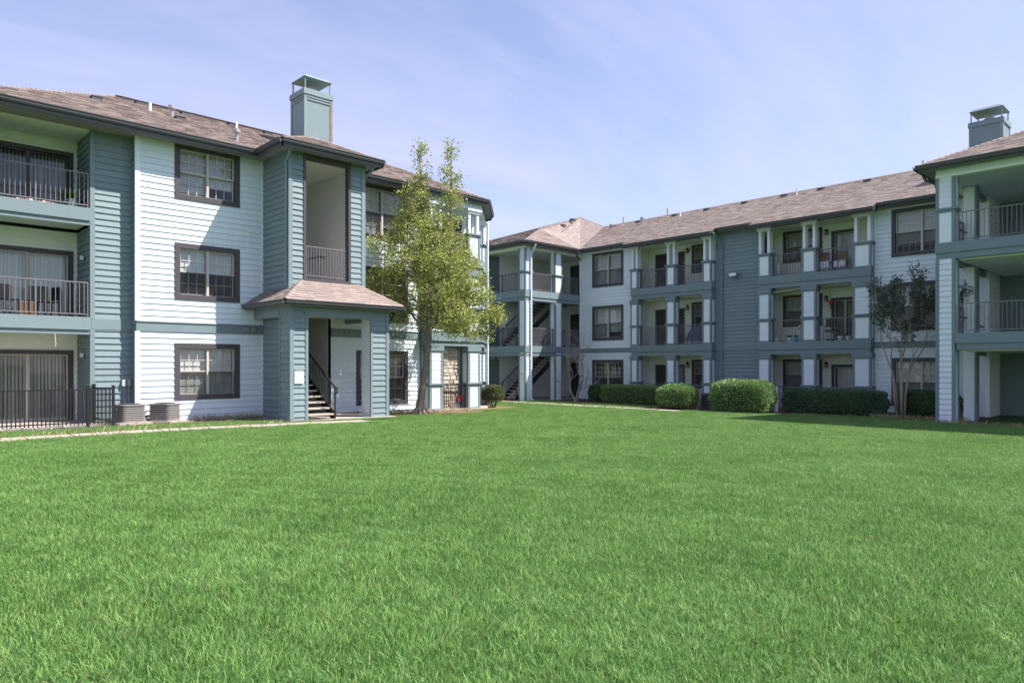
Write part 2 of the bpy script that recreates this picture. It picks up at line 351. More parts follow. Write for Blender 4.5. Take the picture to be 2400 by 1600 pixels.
def shingles(parent, polys, name='shingles', single=False, m='shingle', exp=.145):
    big = MB()
    for poly in polys:
        poly = [Vector(p) for p in poly]; p0, u, s, n = plan2d(poly); q = [((p-p0).dot(u), (p-p0).dot(s)) for p in poly]; smax = max(b for _, b in q)
        r = 0; sv = -.03
        def span(y):
            xs = []
            for (a, b), (c, d) in zip(q, q[1:]+q[:1]):
                if (b-y)*(d-y) <= 0 and abs(d-b) > 1e-6: xs.append(a+(c-a)*(y-b)/(d-b))
            return (min(xs), max(xs)) if len(xs) > 1 else None
        while sv < smax-.02:
            sp = span(max(sv, .001)); s2 = span(min(sv+exp, smax-.001))
            if sp and s2:
                a, b = sp; x = a-U(0, .3)
                while x < b:
                    w = U(.22, .42); l0, l1 = max(x, a), min(x+w-.004, b); t0, t1 = max(l0, s2[0]), min(l1, s2[1])
                    if l1-l0 > .02:
                        if t1 < t0: t0 = t1 = min(max((l0+l1)/2, s2[0]), s2[1])
                        hgt = .012+U(0, .012); dz = U(-.012, .012); mb = MB() if single else big; k = len(mb.v)
                        A, B = p0+u*l0+s*(sv+dz), p0+u*l1+s*(sv+dz); C, D = p0+u*t1+s*(sv+exp+.012), p0+u*t0+s*(sv+exp+.012)
                        mb.v += [tuple(z) for z in (A+n*hgt, B+n*hgt, C+n*.004, D+n*.004, A, B)]
                        mb.f += [(k,k+1,k+2,k+3), (k,k+4,k+5,k+1), (k,k+3,k+4), (k+1,k+5,k+2)]
                        if single: mb.build('shingle', m, parent)
                    x += w
            sv += exp; r += 1
    if not single: big.build(name, m, parent, 'stuff')
def roof(parent, slopes, eaves, caps=(), single=False, soff=None, drop=.20, name='roof', gut=True):
    mb = MB()
    for p in slopes: mb.quad(*[Vector(q)-Vector((0,0,.004)) for q in p])
    if soff:
        for p, z in soff: mb.quad(*[(a, b, z) for a, b in p])
    o = mb.build(name, 'deck', parent); shingles(o, slopes, single=single)
    if soff: mb = MB(); [mb.quad(*[(a, b, z-.006) for a, b in p]) for p, z in soff]; mb.build('soffit', 'soffit', o)
    fa = MB(); g = MB()
    for a, b in eaves:
        a = Vector(a); b = Vector(b); d = (b-a).normalized(); nn = Vector((d.y, -d.x, 0)); zv = Vector((0,0,1)); e = d*.0
        P = lambda t, n, z: (a if t == 0 else b)+nn*n+zv*z
        fa.hexa([P(0,-.05,-drop-.05),P(1,-.05,-drop-.05),P(1,.0,-drop-.05),P(0,.0,-drop-.05),P(0,-.05,-.02),P(1,-.05,-.02),P(1,0,-.02),P(0,0,-.02)])
        # K style gutter profile, swept along the eave
        prof = [(.002,-.15),(.06,-.15),(.085,-.10),(.085,-.06),(.11,-.035),(.11,-.012),(.095,-.012),(.095,-.03),(.06,-.06),(.002,-.06)]
        k = len(g.v); m_ = len(prof)
        for t in (0, 1):
            for (n_, z_) in prof: g.v.append(tuple(P(t, n_, z_)))
        for i in range(m_): j = (i+1) % m_; g.f.append((k+i, k+j, k+m_+j, k+m_+i))
        g.f.append(tuple(k+i for i in range(m_))); g.f.append(tuple(k+m_+i for i in range(m_))[::-1])
    fa.build('fascia', 'gutter', o)
    if gut: g.build('gutter', 'gutter', o)
    for a, b in caps:
        c = MB(); a = Vector(a); b = Vector(b); L_ = (b-a).length; k = max(1, int(L_/.2)); d = (b-a)/k; x = d.normalized().cross(Vector((0,0,1))).normalized()*.10; up = Vector((0,0,1))
        for i in range(k):
            p = a+d*i; q = a+d*(i+1.15); h0, h1 = .035, .02
            c.quad(p+up*h0, q+up*h1, q+x-up*.03, p+x-up*.02); c.quad(p+up*h0, p-x-up*.02, q-x-up*.03, q+up*h1)
        c.build('ridge_cap', 'shingle', o, 'stuff')
    return o
def downspout(parent, pts, m='teal_trim', w=.075, name='downspout'):
    mb = MB()
    for a, b in zip(pts, pts[1:]): mb.tube([a, b], w*.6, 8)
    return mb.build(name, m, parent)
def roof_vents(parent, items):
    for (x, y, z, kind, nx, ny) in items:
        mb = MB()
        if kind == 'box':
            mb.box(x-.15, x+.15, y-.15, y+.15, z-.08, z+.05); mb.box(x-.17, x+.17, y-.17, y+.17, z+.05, z+.068); mb.build('roof_vent', 'gutter', parent)
        elif kind == 'white':
            mb.lathe((x, y, z-.1), [(.10,0),(.10,.05),(.045,.12),(.045,.36)], 8); mb.build('vent_pipe', 'white', parent)
        elif kind == 'dark':
            mb.lathe((x, y, z-.1), [(.10,0),(.10,.05),(.04,.12),(.04,.60)], 8); mb.build('vent_pipe', 'metal', parent)
        else:
            mb.lathe((x, y, z-.1), [(.10,0),(.10,.05),(.06,.1),(.06,.35),(.12,.36),(.12,.46),(.05,.5)], 10); mb.build('flue_cap', 'metal', parent)

# ================================================================== the setting: ground, paths
def sheet(name, polys, m, dz=0.):
    mb = MB()
    for p in polys: mb.quad(*[(x, y, gz(x)+dz) for x, y in p])
    o = mb.build(name, m); o['kind'] = 'structure'; return o
def band(x0, x1, y0, y1, step=2.0):
    xs = [x0]; 
    for b in (6.0, 28.0):
        if x0 < b < x1: xs.append(b)
    xs.append(x1); return [[(a, y0), (c, y0), (c, y1), (a, y1)] for a, c in zip(xs, xs[1:])]
sheet('ground', band(-900, 1200, -900, 1200), 'turf')
def slab(name, x0, x1, y0, y1, joints, axis):        # concrete path made of bays with tooled joints
    o = sheet(name, band(x0, x1, y0, y1), 'soil', .004); k = joints
    for i in range(k):
        mb = MB(); g = .012
        if axis == 'x': a, b, c, d = x0+(x1-x0)*i/k+g, x0+(x1-x0)*(i+1)/k-g, y0, y1
        else: a, b, c, d = x0, x1, y0+(y1-y0)*i/k+g, y0+(y1-y0)*(i+1)/k-g
        h = .026+U(-.004, .004)
        mb.hexa([(a,c,gz(a)-.05),(a,d,gz(a)-.05),(b,d,gz(b)-.05),(b,c,gz(b)-.05),(a,c,gz(a)+h),(a,d,gz(a)+h),(b,d,gz(b)+h),(b,c,gz(b)+h)]); mb.build('paving_slab', 'concrete', o)
    return o
slab('path', -8, 11.9, 18.45, 19.35, 15, 'x')
slab('path', 24.9, 25.9, 16.5, 29.5, 9, 'y')
sheet('bed', band(-6, 9.7, 21.2, 22.9), 'soil', .006)
sheet('bed', band(13.4, 18.6, 20.3, 22.3), 'soil', .008)
sheet('bed', band(19.6, 22.0, 21.9, 24.6), 'soil', .010)
sheet('bed', band(28.2, 31.6, 6.5, 27.2), 'mulch', .006)
sheet('bed', band(26.0, 28.2, 12.6, 18.6), 'mulch', .008)

# ================================================================== shared pieces of the three buildings
def pier(parent, x0, x1, y0, y1, z0, zc, z1, slim=False, top=True, cap=True, faces='xy', wide=.075):
    core = MB().box(x0, x1, y0, y1, z0, (zc if slim else z1)-.01).build('post', 'light_trim', parent)
    t = MB(); e = .018; w = wide; zt = zc-.02 if slim else z1
    for a, b in ((x0-e, x0+w), (x1-w, x1+e)):
        for c, d in ((y0-e, y0+w), (y1-w, y1+e)): t.box(a, b, c, d, z0, zt-.002)
    def ring(za, zb, o): t.box(x0-o, x1+o, y0-o, y1+o, za, zb)
    if cap: ring(zc-.02, zc+.05, .07); ring(zc-.10, zc-.02, .028)
    ring(z0-.005, z0+.07, .024)
    if top and not slim: ring(z1-.20, z1+.002, .05); ring(z1-.26, z1-.20, .024)
    t.build('trim', 'teal_trim', core)
    if slim:
        cy = (y0+y1)/2; 
        for yy in (y0+.085, y1-.085):
            for xx in ((x0+.085, x1-.085) if x1-x0 > .3 else ((x0+x1)/2,)):
                MB().box(xx-.062, xx+.062, yy-.062, yy+.062, zc+.05, z1-.2).build('column', 'light_trim', core)
        MB().box(x0-.02, x1+.02, y0-.02, y1+.02, z1-.2, z1-.10).box(x0-.07, x1+.07, y0-.07, y1+.07, z1-.10, z1+.0).build('capital', 'light_trim', core)
    else:
        s = MB(); z = (zc+.05) if cap else z0+.07
        while z < z1-.28:
            zb = min(z+.178, z1-.26)
            if 'y' in faces: a, b = x0+w, x1-w; s.quad((a,y0-.016,z), (b,y0-.016,z), (b,y0-.002,zb), (a,y0-.002,zb)).quad((a,y0,z), (b,y0,z), (b,y0-.016,z), (a,y0-.016,z))
            if 'x' in faces: a, b = y0+w, y1-w; s.quad((x0-.016,a,z), (x0-.016,b,z), (x0-.002,b,zb), (x0-.002,a,zb)).quad((x0,a,z), (x0,b,z), (x0-.016,b,z), (x0-.016,a,z))
            z += .178
        if s.v: s.build('siding', 'light', core, 'stuff')
    return core
def glass_door(parent, W, u0, u1, z0, z1, panels=2, trim='trim', frame='sash', tw=.12, vane='vane', n=-.06, ang=.9, vn=True):
    o = strip(parent, 'glass_door', trim, W, (u0,u1,z1-tw,z1,-.01,.045), (u0,u0+tw,z0,z1-tw,-.01,.042), (u1-tw,u1,z0,z1-tw,-.01,.042))
    a0, a1, c1 = u0+tw-.004, u1-tw+.004, z1-tw+.004; w = (a1-a0)/panels; mb = MB(); f = .05
    for i in range(panels):
        a, b = a0+w*i, a0+w*(i+1); k = n-.04*(i % 2)
        mb.fb(W, a, b, z0, z0+.09, k-.02, k+.02); mb.fb(W, a, b, c1-f, c1, k-.02, k+.02); mb.fb(W, a, a+f, z0+.09, c1-f, k-.02, k+.02); mb.fb(W, b-f, b, z0+.09, c1-f, k-.02, k+.02)
        pane(o, W, a+f, b-f, z0+.09, c1-f, k)
    mb.build('door_frame', frame, o)
    if vn: vanes(o, W, a0+.05, a1-.03, z0+.03, c1-.03, n-.2, m=vane, ang=ang)
    return o
def door(parent, W, u0, u1, z0, z1, m='door', trim='trim', tw=.10, off=0.):
    W = Fr(W.o+W.n*off, W.u, W.n)
    o = strip(parent, 'door', m, W, (u0+tw,u1-tw,z0,z1-tw,-.05,-.01))
    strip(o, 'door_trim', trim, W, (u0,u1,z1-tw,z1,-.01,.035), (u0,u0+tw,z0,z1-tw,-.01,.032), (u1-tw,u1,z0,z1-tw,-.01,.032))
    p = MB(); a, b = u0+tw+.1, u1-tw-.1; h = z1-tw-z0
    for c, d in ((.12, .42), (.50, .92)): p.fb(W, a, b, z0+h*c, z0+h*d, -.011, .0)
    p.build('door_panel', m, o); k = MB(); k.lathe(W.P(u0+tw+.07, z0+.95, .03), [(.01,-.03),(.03,-.02),(.03,.02),(.01,.03)], 8); k.build('door_knob', 'metal', o); return o
def stairs(parent, org, d, width, n, rise, run, both=True, m='tread', joined=False, rail_sides=(1,), lead=0):
    o3 = Vector(org); d = Vector((d[0], d[1], 0)); s = Vector((-d.y, d.x, 0)); up = Vector((0, 0, 1))
    st = MB(); L = d*run*n+up*rise*n
    for q in (0, width):
        a = o3+s*q+up*.02; st.hexa([a-s*.025-up*.16, a+s*.025-up*.16, a+L+s*.025-up*.16, a+L-s*.025-up*.16, a-s*.025+up*.16, a+s*.025+up*.16, a+L+s*.025+up*.16, a+L-s*.025+up*.16])
    o = st.build('staircase', 'black', parent); me = None; T = MB()
    for i in range(n):
        p = o3+d*run*i+up*rise*(i+1); mb = MB(); q = [p+s*.03-up*.05, p+s*(width-.03)-up*.05, p+s*(width-.03)+d*(run+.02)-up*.05, p+s*.03+d*(run+.02)-up*.05]
        mb.hexa(q+[z+up*.05 for z in q])
        mb.build('tread', m, o)
    for k in rail_sides:
        e = s*(width*k); r = MB(); a = o3+e+up*1.0; b = a+L
        r.bar(a, b, .04); r.bar(a-up*.82, b-up*.82, .03); r.bar(o3+e, o3+e+up*1.0, .04); 
        r.bar(a, a-d*.12-up*.0, .036); r.bar(a-d*.12, a-d*.12-up*.18, .03); r.bar(a-d*.12-up*.18, a-up*.18, .03)
        t = .09
        while t < 1: r.bar(a+L*t, a+L*t-up*.82, .017); t += .125/(run*n)
        r.build('handrail', 'black', o)
    return o
def chimney(parent, x0, x1, y0, y1, z0, z1, rotten=False):
    o = MB().box(x0, x1, y0, y1, z0, z1).build('chimney', 'teal_trim', parent); t = MB(); e = .02; w = .10
    for a, b in ((x0-e, x0+w), (x1-w, x1+e)):
        for c, d in ((y0-e, y0+w), (y1-w, y1+e)):
            if rotten and a > x0 and c < y0: continue
            t.box(a, b, c, d, z0, z1-.16)
    t.box(x0-.05, x1+.05, y0-.05, y1+.05, z1-.16, z1+.0); t.box(x0-.035, x1+.035, y0-.035, y1+.035, z1, z1+.05)
    for k in ((.10, .20) if rotten else ()): t.box(x0+w-.02, x1-w+.02, y0-.03, y0+.01, z1-.16-k, z1-.16-k+.05); t.box(x0-.03, x0+.01, y0+w-.02, y1-w+.02, z1-.161-k, z1-.16-k+.05)
    t.build('trim', 'teal', o)
    if rotten: MB().box(x1-.075, x1+.024, y0-.022, y0+.10, z0, z1-.16).build('corner_board', 'rotten', o)
    h = .44
    for a in (x0+.03, x1-.07):
        for b in (y0+.03, y1-.07): MB().box(a, a+.04, b, b+.04, z1+.05, z1+.05+h).build('cap_post', 'teal_trim', o)
    zt = z1+.05+h; c = MB(); q = .14
    lo = [(x0-.02,y0-.02,zt), (x1+.02,y0-.02,zt), (x1+.02,y1+.02,zt), (x0-.02,y1+.02,zt)]; hi = [(x0+q,y0+q,zt+.13), (x1-q,y0+q,zt+.13), (x1-q,y1-q,zt+.13), (x0+q,y1-q,zt+.13)]
    c.quad(*lo); c.quad(*hi)
    for i in range(4): j = (i+1) % 4; c.quad(lo[i], lo[j], hi[j], hi[i])
    c.build('cap', 'teal', o)
    MB().lathe(((x0+x1)/2, (y0+y1)/2, z1+.04), [(.15,0),(.15,.14),(.21,.15),(.21,.2),(.15,.21),(.15,.28)], 14).build('flue', 'metal', o, smooth=False)
    return o

# ================================================================== building A, left
A = thing('apartment_building', (11, 22.53, 0), 'pale blue and teal three-storey building on the left with gabled entry porch and tall chimney', 'building')
wm = WY(22.53)
WINA = [(7.37, 9.36, .60, 2.33), (7.37, 9.36, 3.66, 5.38), (7.37, 9.36, 6.72, 8.41)]
WINR = [(13.65, 15.93, .18, 2.20), (13.65, 15.93, 3.28, 5.31), (13.65, 15.93, 6.36, 8.38)]
for (u0, u1, wins, sg) in ((6.3, 10.16, WINA, True), (12.63, 16.5, WINR, False)):
    h = [hole(*w) for w in wins]
    wall(A, wm, u0, u1, -.25, 2.66, [h[0]], boards='light', single=sg, ze=-.04)
    wall(A, wm, u0, u1, 2.95, 8.46, h[1:], boards='light', single=sg, ze=2.95)
    strip(A, 'belt_course', 'teal_trim', wm, (u0,u1,2.66,2.95,-.16,.045), (u0,u1,2.93,2.962,.0,.07))
    strip(A, 'frieze_board', 'light_trim', wm, (u0,u1,8.405 if 0 else 8.42,8.47,.0,.05))
for i, w in enumerate(WINA): window(A, wm, *w, screen=(i < 2), bz=(.0, .62, .0)[i] if i == 1 else 0., tw=.155)
for i, w in enumerate(WINR): window(A, wm, *w, cols=3, rows=(2, 2), fill=('curtain', 'curtain', 'blind')[i], blind='v' if i < 2 else True)
strip(A, 'corner_board', 'light_trim', wm, (6.27,6.40,-.2,2.655,-.03,.05), (6.27,6.40,2.965,8.46,-.03,.05))
strip(A, 'corner_board', 'light_trim', wm, (10.08,10.145,-.2,2.655,.0,.042), (10.08,10.145,2.965,8.40,.0,.042))
wall(A, WX(6.3), 22.55, 22.87, -.2, 8.46, boards='teal', single=False, th=.1)
wt = WY(22.87)
wall(A, wt, 5.22, 6.3, -.25, 2.68, boards='teal', ze=-.06); wall(A, wt, 5.22, 6.3, 2.98, 8.46, boards='teal', ze=2.98)
strip(A, 'belt_course', 'teal_trim', wt, (5.22,6.3,2.68,2.98,-.16,.043))
strip(A, 'corner_board', 'teal_trim', wt, (5.19,5.31,-.2,2.675,-.02,.045), (5.19,5.31,2.985,8.46,-.02,.045))
for u, z in ((9.70, 6.02), (9.92, 6.00)): strip(A, 'wall_vent', 'cream', wm, (u-.05,u+.05,z-.035,z+.035,.02,.09))
for u in (9.55, 9.78): strip(A, 'wall_vent', 'soffit', wm, (u-.07,u+.07,2.73,2.87,.045,.10))
for u in (13.2, 13.42): strip(A, 'wall_vent', 'soffit', wm, (u-.07,u+.07,2.73,2.87,.045,.10))
# recessed balconies
wb = WY(24.4)
D3 = [(2.85, 5.10, .02, 2.10), (2.85, 5.10, 3.02, 5.06), (2.85, 5.10, 6.12, 8.0)]
for z0, z1, d in ((-.2, 2.62, D3[0]), (3.0, 5.62, D3[1]), (6.1, 8.46, D3[2])): wall(A, wb, 2.3, 5.22, z0, z1, [(d[0]+.06, d[1]-.06, z0-.1, d[3]-.06)], boards='cream', single=False)
glass_door(A, wb, *D3[0], ang=.75, vane='vane'); glass_door(A, wb, *D3[1], ang=.2, vane='blind'); glass_door(A, wb, *D3[2], ang=1.0, frame='sash_dark')
for z0, z1 in ((-.2, 2.62), (3.0, 5.62), (6.1, 8.46)): wall(A, WX(5.22), 22.88, 24.4, z0, z1, boards='teal', single=False, th=.08)
for zf in (3.0, 6.1):
    MB().box(2.3, 5.215, 22.83, 24.4, zf-.34, zf).build('balcony_deck', 'teal_trim', A)
    strip(A, 'balcony_band', 'teal_trim', wt, (2.3,5.185,zf-.34,zf+.02,.045,.075), (2.3,5.185,zf-.47,zf-.345,.0,.03))
    MB().box(2.3, 5.21, 22.9, 24.39, zf-.38, zf-.345).build('ceiling', 'cream', A)
    railing(A, wt, 2.62, 5.17, zf+.02, n=-.02, h=1.0, sp=.118)
MB().box(2.3, 5.21, 22.88, 24.39, 8.33, 8.38).build('ceiling', 'cream', A)
MB().box(2.3, 2.6, 22.86, 24.5, -.2, 8.46).build('wall', 'teal', A)
MB().box(2.6, 5.2, 21.3, 24.4, -.2, .02).build('patio_slab', 'concrete', A)
# end and rear walls
MB().box(2.2, 2.3, 22.9, 31.8, -.3, 8.46).box(2.2, 21.2, 31.8, 31.9, -.5, 8.46).box(21.1, 21.2, 24.2, 31.8, -.5, 8.46).build('rear_wall', 'teal', A)
# stair tower above the porch
px0, px1, py = 10.16, 12.84, 20.70; wp = WY(py)
wall(A, wp, px0, px1, 3.3, 8.46, [(10.68, 12.28, 4.34, 8.28)], boards='teal', ze=3.3)
strip(A, 'opening_trim', 'trim', wp, (10.63,12.33,8.20,8.36,-.165,.05), (10.63,10.72,4.42,8.20,-.17,.048), (12.24,12.33,4.42,8.20,-.17,.048), (10.63,12.33,4.28,4.42,-.17,.06))
wall(A, WX(px0), py, 22.53, -.2, 8.46, boards='teal', th=.14)
wall(A, WXp(px1), py, 22.53, 3.3, 8.46, boards='teal', single=False, th=.10)
strip(A, 'corner_board', 'teal_trim', wp, (px0-.03,px0+.10,3.3,8.46,-.10,.045), (px1-.10,px1+.03,3.3,8.46,-.10,.045))
MB().box(10.31, 12.72, 20.87, 25.2, 4.16, 4.40).build('landing', 'concrete', A)
MB().box(12.62, 12.70, 20.87, 25.2, 4.41, 8.30).build('hall_wall', 'hall', A); MB().box(10.31, 10.37, 20.87, 25.2, 4.41, 8.30).build('hall_wall', 'hall', A)
MB().box(10.2, 12.75, 25.2, 25.3, -.2, 8.30).build('hall_wall', 'hall', A); MB().box(10.2, 12.8, 20.87, 25.3, 8.30, 8.36).build('ceiling', 'cream', A)
railing(A, wp, 10.74, 12.22, 4.43, n=-.06, h=1.03, sp=.10, name='railing')
MB().tube([(11.2, 24.0, 4.6), (11.9, 22.9, 5.35), (12.15, 22.6, 5.45), (12.45, 22.55, 5.45)], .03, 6).build('handrail', 'black', A)
MB().box(12.63, 12.70, 22.53, 25.2, -.3, 4.15).build('hall_wall', 'hall', A)
downspout(A, [(10.02,20.25,8.42), (10.02,20.32,8.25), (10.095,20.76,8.02), (10.095,20.78,4.15)], 'teal_trim')
downspout(A, [(12.98,20.3,8.42), (13.0,20.4,8.2), (12.90,20.76,7.98), (12.90,20.76,4.1)], 'teal_trim')
# porch
qx0, qx1, qy = 9.86, 13.34, 20.0; wq = WY(qy)
MB().box(9.7, 13.5, 19.75, 22.5, -.4, -.045).build('porch_slab', 'concrete', A)
wall(A, wq, qx0, 10.36, -.25, 3.6, boards='teal', ze=-.1); wall(A, wq, 12.72, qx1, -.25, 3.6, boards='teal', ze=-.1)
wall(A, WX(qx0), qy, 20.68, -.25, 3.6, boards='teal', ze=-.1, th=.14)
wall(A, WX(12.72), qy+.02, 20.6, -.25, 3.3, boards='light', th=.1, ze=-.1, single=False)
MB().box(12.83, 13.33, 20.1, 20.6, -.25, 3.3).box(10.1, 10.35, 20.1, 20.68, -.25, 3.3).build('pier_core', 'light', A)
wall(A, wq, 10.36, 12.72, 3.22, 3.6, boards='teal', ze=3.24, exp=.19)
strip(A, 'header', 'teal_trim', wq, (10.30,12.76,3.16,3.42,-.17,.05))
strip(A, 'corner_board', 'teal_trim', wq, (9.83,9.95,-.25,3.6,-.05,.045), (13.25,13.37,-.25,3.6,-.05,.045), (10.34,10.43,-.25,3.16,-.17,.044), (12.66,12.73,-.25,3.16,-.03,.044))
strip(A, 'header', 'teal_trim', WX(qx0), (20.68,22.51,3.14,3.36,-.16,.03), (20.66,22.51,3.36,3.6,-.16,.01), (20.62,20.70,-.2,3.14,-.14,.035))
strip(A, 'header', 'teal_trim', WXp(qx1), (20.6,22.51,3.14,3.6,-.16,.02))
MB().box(9.95, 13.25, 20.1, 22.5, 3.30, 3.36).build('ceiling', 'cream', A)
zb = 3.62
roof(A, [[(9.5,19.6,zb),(13.7,19.6,zb),(12.6,20.7,4.35),(10.6,20.7,4.35)], [(9.5,22.5,zb),(9.5,19.6,zb),(10.6,20.7,4.35),(10.17,20.7,4.065),(10.17,22.5,4.065)],
         [(13.7,19.6,zb),(13.7,22.5,zb),(12.85,22.5,4.185),(12.85,20.7,4.185),(12.6,20.7,4.35)]],
     [((9.5,22.5,zb),(9.5,19.6,zb)), ((9.5,19.6,zb),(13.7,19.6,zb)), ((13.7,19.6,zb),(13.7,22.5,zb))], [((9.5,19.6,zb),(10.6,20.7,4.35)), ((13.7,19.6,zb),(12.6,20.7,4.35))],
     single=True, soff=[([(9.5,19.6),(13.7,19.6),(13.7,20.0),(9.5,20.0)], 3.46), ([(9.5,20),(9.86,20),(9.86,22.5),(9.5,22.5)], 3.46), ([(13.34,20),(13.7,20),(13.7,22.5),(13.34,22.5)], 3.46)], drop=.12, name='porch_roof')
downspout(A, [(13.72,20.1,3.48), (13.7,20.3,3.2), (13.5,20.55,3.05), (13.46,20.6,2.8)], 'gutter')
stairs(A, (11.45, 20.15, -.05), (0, 1), 1.10, 15, .178, .275, rail_sides=(0,))
# main roof
ze = 8.55; e0, e1, e2 = (1.83,21.95,ze), (19.6,21.95,ze), (21.7,24.05,ze); r0, r1 = (6.93,27.1,10.92), (16.6,27.1,10.92); b0, b1 = (1.83,32.25,ze), (21.7,32.25,ze)
RA = roof(A, [[e0,e1,r1,r0], [e1,e2,r1], [e2,b1,r1], [b1,b0,r0,r1], [b0,e0,r0]],
     [(b0,e0), (e0,(9.72,21.95,ze)), ((13.28,21.95,ze),e1), (e1,e2), (e2,b1)], [(r0,r1), (e0,r0), (e1,r1), (e2,r1)],
     soff=[([(1.83,21.95),(19.6,21.95),(19.6,22.95),(1.83,22.95)], 8.37), ([(19.6,21.95),(21.7,24.05),(21.0,24.4),(19.3,22.7)], 8.367), ([(21.1,24.0),(21.7,24.05),(21.7,32),(21.1,32)], 8.364), ([(1.83,22.9),(2.4,22.9),(2.4,32),(1.83,32)], 8.364)])
zr = 9.38
roof(A, [[(9.7,20.2,ze),(13.3,20.2,ze),(11.5,22.0,zr)], [(9.7,21.95,ze),(9.7,20.2,ze),(11.5,22.0,zr),(11.5,23.8,zr)], [(13.3,20.2,ze),(13.3,21.95,ze),(11.5,23.8,zr),(11.5,22.0,zr)]],
     [((9.7,21.95,ze),(9.7,20.2,ze)), ((9.7,20.2,ze),(13.3,20.2,ze)), ((13.3,20.2,ze),(13.3,21.95,ze))], [((9.7,20.2,ze),(11.5,22,zr)), ((13.3,20.2,ze),(11.5,22,zr)), ((11.5,22,zr),(11.5,23.7,zr))],
     soff=[([(9.7,20.2),(13.3,20.2),(13.3,20.7),(9.7,20.7)], 8.37), ([(9.7,20.7),(10.16,20.7),(10.16,22.0),(9.7,22.0)], 8.37), ([(12.84,20.7),(13.3,20.7),(13.3,22.0),(12.84,22.0)], 8.37)], name='tower_roof')
chimney(A, 12.39, 13.50, 24.0, 25.05, 9.2, 11.80, rotten=True)
SA = lambda y: ze+.4602*(y-21.95)
roof_vents(A, [(x, y, SA(y), k, 0, 0) for x, y, k in ((7.6,26.7,'box'), (9.1,26.7,'box'), (10.8,26.7,'box'), (12.2,26.7,'box'), (7.6,25.6,'white'), (8.2,25.3,'flue'), (10.7,26.0,'white'), (8.35,25.0,'box'), (9.45,22.95,'flue'), (5.9,25.2,'box'))])
# corner bay with stacked balconies
bay = [(16.5,22.55),(16.5,22.10),(19.45,22.10),(21.2,23.85),(21.2,26.5),(16.5,26.5)]
ins = [(16.52,22.56),(16.52,22.16),(19.42,22.16),(21.14,23.88),(21.14,26.4),(16.52,26.4)]
MB().poly([(16.5,22.53),(16.5,21.95),(19.5,21.95),(21.3,23.8),(21.3,26),(16.5,26)], -.5, -.10).build('patio_slab', 'concrete', A)
for zf in (2.95, 6.02):
    MB().poly(bay, zf-.33, zf).build('balcony_deck', 'teal_trim', A); MB().poly(ins, zf-.52, zf-.335).build('balcony_band', 'teal_trim', A)
MB().poly(ins, 8.10, 8.36).build('frieze_board', 'light_trim', A)
for z0, zc, z1 in ((-.12, .90, 2.42), (2.95, 3.98, 5.50), (6.02, 7.03, 8.10)):
    for x0, x1, y0, y1 in ((16.72,17.34,22.14,22.62), (18.68,19.30,22.14,22.62), (20.62,21.10,23.75,24.3)): pier(A, x0, x1, y0, y1, z0, zc, z1, slim=(z0 > 5), wide=.10)
    railing(A, WY(22.3), 17.36, 18.66, z0+.02, h=.98, sp=.10, m='rail' if z0 > 0 else 'black')
    wall(A, WY(24.7), 16.5, 21.1, z0, z1+.2, [(19.45, 20.5, z0-.1, z0+2.05)], boards='light', single=False)
    door(A, WY(24.7), 19.40, 20.55, z0, z0+2.1, 'door_teal')
railing(A, Fr((19.4,22.25), (.7071,.7071), (.7071,-.7071)), .1, 1.9, -.1, n=-.1, h=.98, sp=.10, m='black')
wall(A, WX(16.66), 22.55, 24.7, -.2, 8.4, boards='light', single=False, th=.1)
# stone hearth wall in the patio, laid stone by stone
sw = MB().box(17.66, 18.42, 22.52, 23.2, -.12, 2.3).build('stone_wall', 'concrete', A)
z = -.10
while z < 2.22:
    hh = min(U(.11, .20), 2.29-z); u = 17.64
    while u < 18.41:
        w = U(.16, .42); w = 18.42-u if 18.42-u-w < .1 else w; q = U(.03, .075); mb = MB(); g = .009; P = WY(22.52).P
        a, b, c, d = u+g, u+w-g, z+g, z+hh-g; j = lambda s: U(-s, s)
        mb.hexa([P(a,c,-.02),P(b,c,-.02),P(b+j(.012)-.012,c+.012,q+j(.012)),P(a+.012,c+.012+j(.01),q+j(.012)),P(a,d,-.02),P(b,d,-.02),P(b-.014,d-.012+j(.01),q+j(.012)),P(a+.014,d-.012,q+j(.012))])
        mb.build('stone', 'stone', sw); u += w
    z += hh
MB().box(18.44, 18.54, 22.5, 22.62, -.1, 2.4).build('corner_board', 'teal_trim', A)
downspout(A, [(21.0,23.55,8.0), (21.0,23.55,-.1)], 'light_trim')

# ================================================================== building B, behind, with the stair tower at its inner corner
B = thing('apartment_building', (33, 18, -.3), 'long shaded three-storey building across the lawn with stacked balconies and corner stair tower', 'building')
wx = WX(31.5); g0 = -.5
BW = [[(24.0,26.23,.0,1.97), (24.0,26.23,3.06,5.03), (24.0,26.23,6.10,8.06)], [(8.0,10.24,.0,1.96), (8.0,10.24,3.07,5.03), (8.0,10.24,6.10,8.06)]]
for u0, u1, W3, m in ((23.2, 27.2, BW[0], 'light'), (6.85, 10.9, BW[1], 'light'), (15.9, 18.3, [], 'teal')):
    h = [hole(*w) for w in W3]
    wall(B, wx, u0, u1, g0, 2.37, h[:1], boards=m, single=False, ze=-.28); wall(B, wx, u0, u1, 2.63, 8.2, h[1:], boards=m, single=False)
    strip(B, 'belt_course', 'teal_trim', wx, (u0,u1,2.37,2.63,-.16,.045))
    strip(B, 'frieze_board', m if m == 'teal' else 'light_trim', wx, (u0,u1,8.08 if m == 'light' else 8.12,8.21,.0,.05))
for i, w in enumerate(BW[0]): window(B, wx, *w, cols=(4, 1, 1)[i], rows=((3, 2), (1, 1), (1, 1))[i], tw=.15, sp=.06, blind=(i > 0))
for i, w in enumerate(BW[1]): window(B, wx, *w, cols=4, rows=(3, 3), tw=.15, sp=.06, bz=(0, 0, .35)[i])
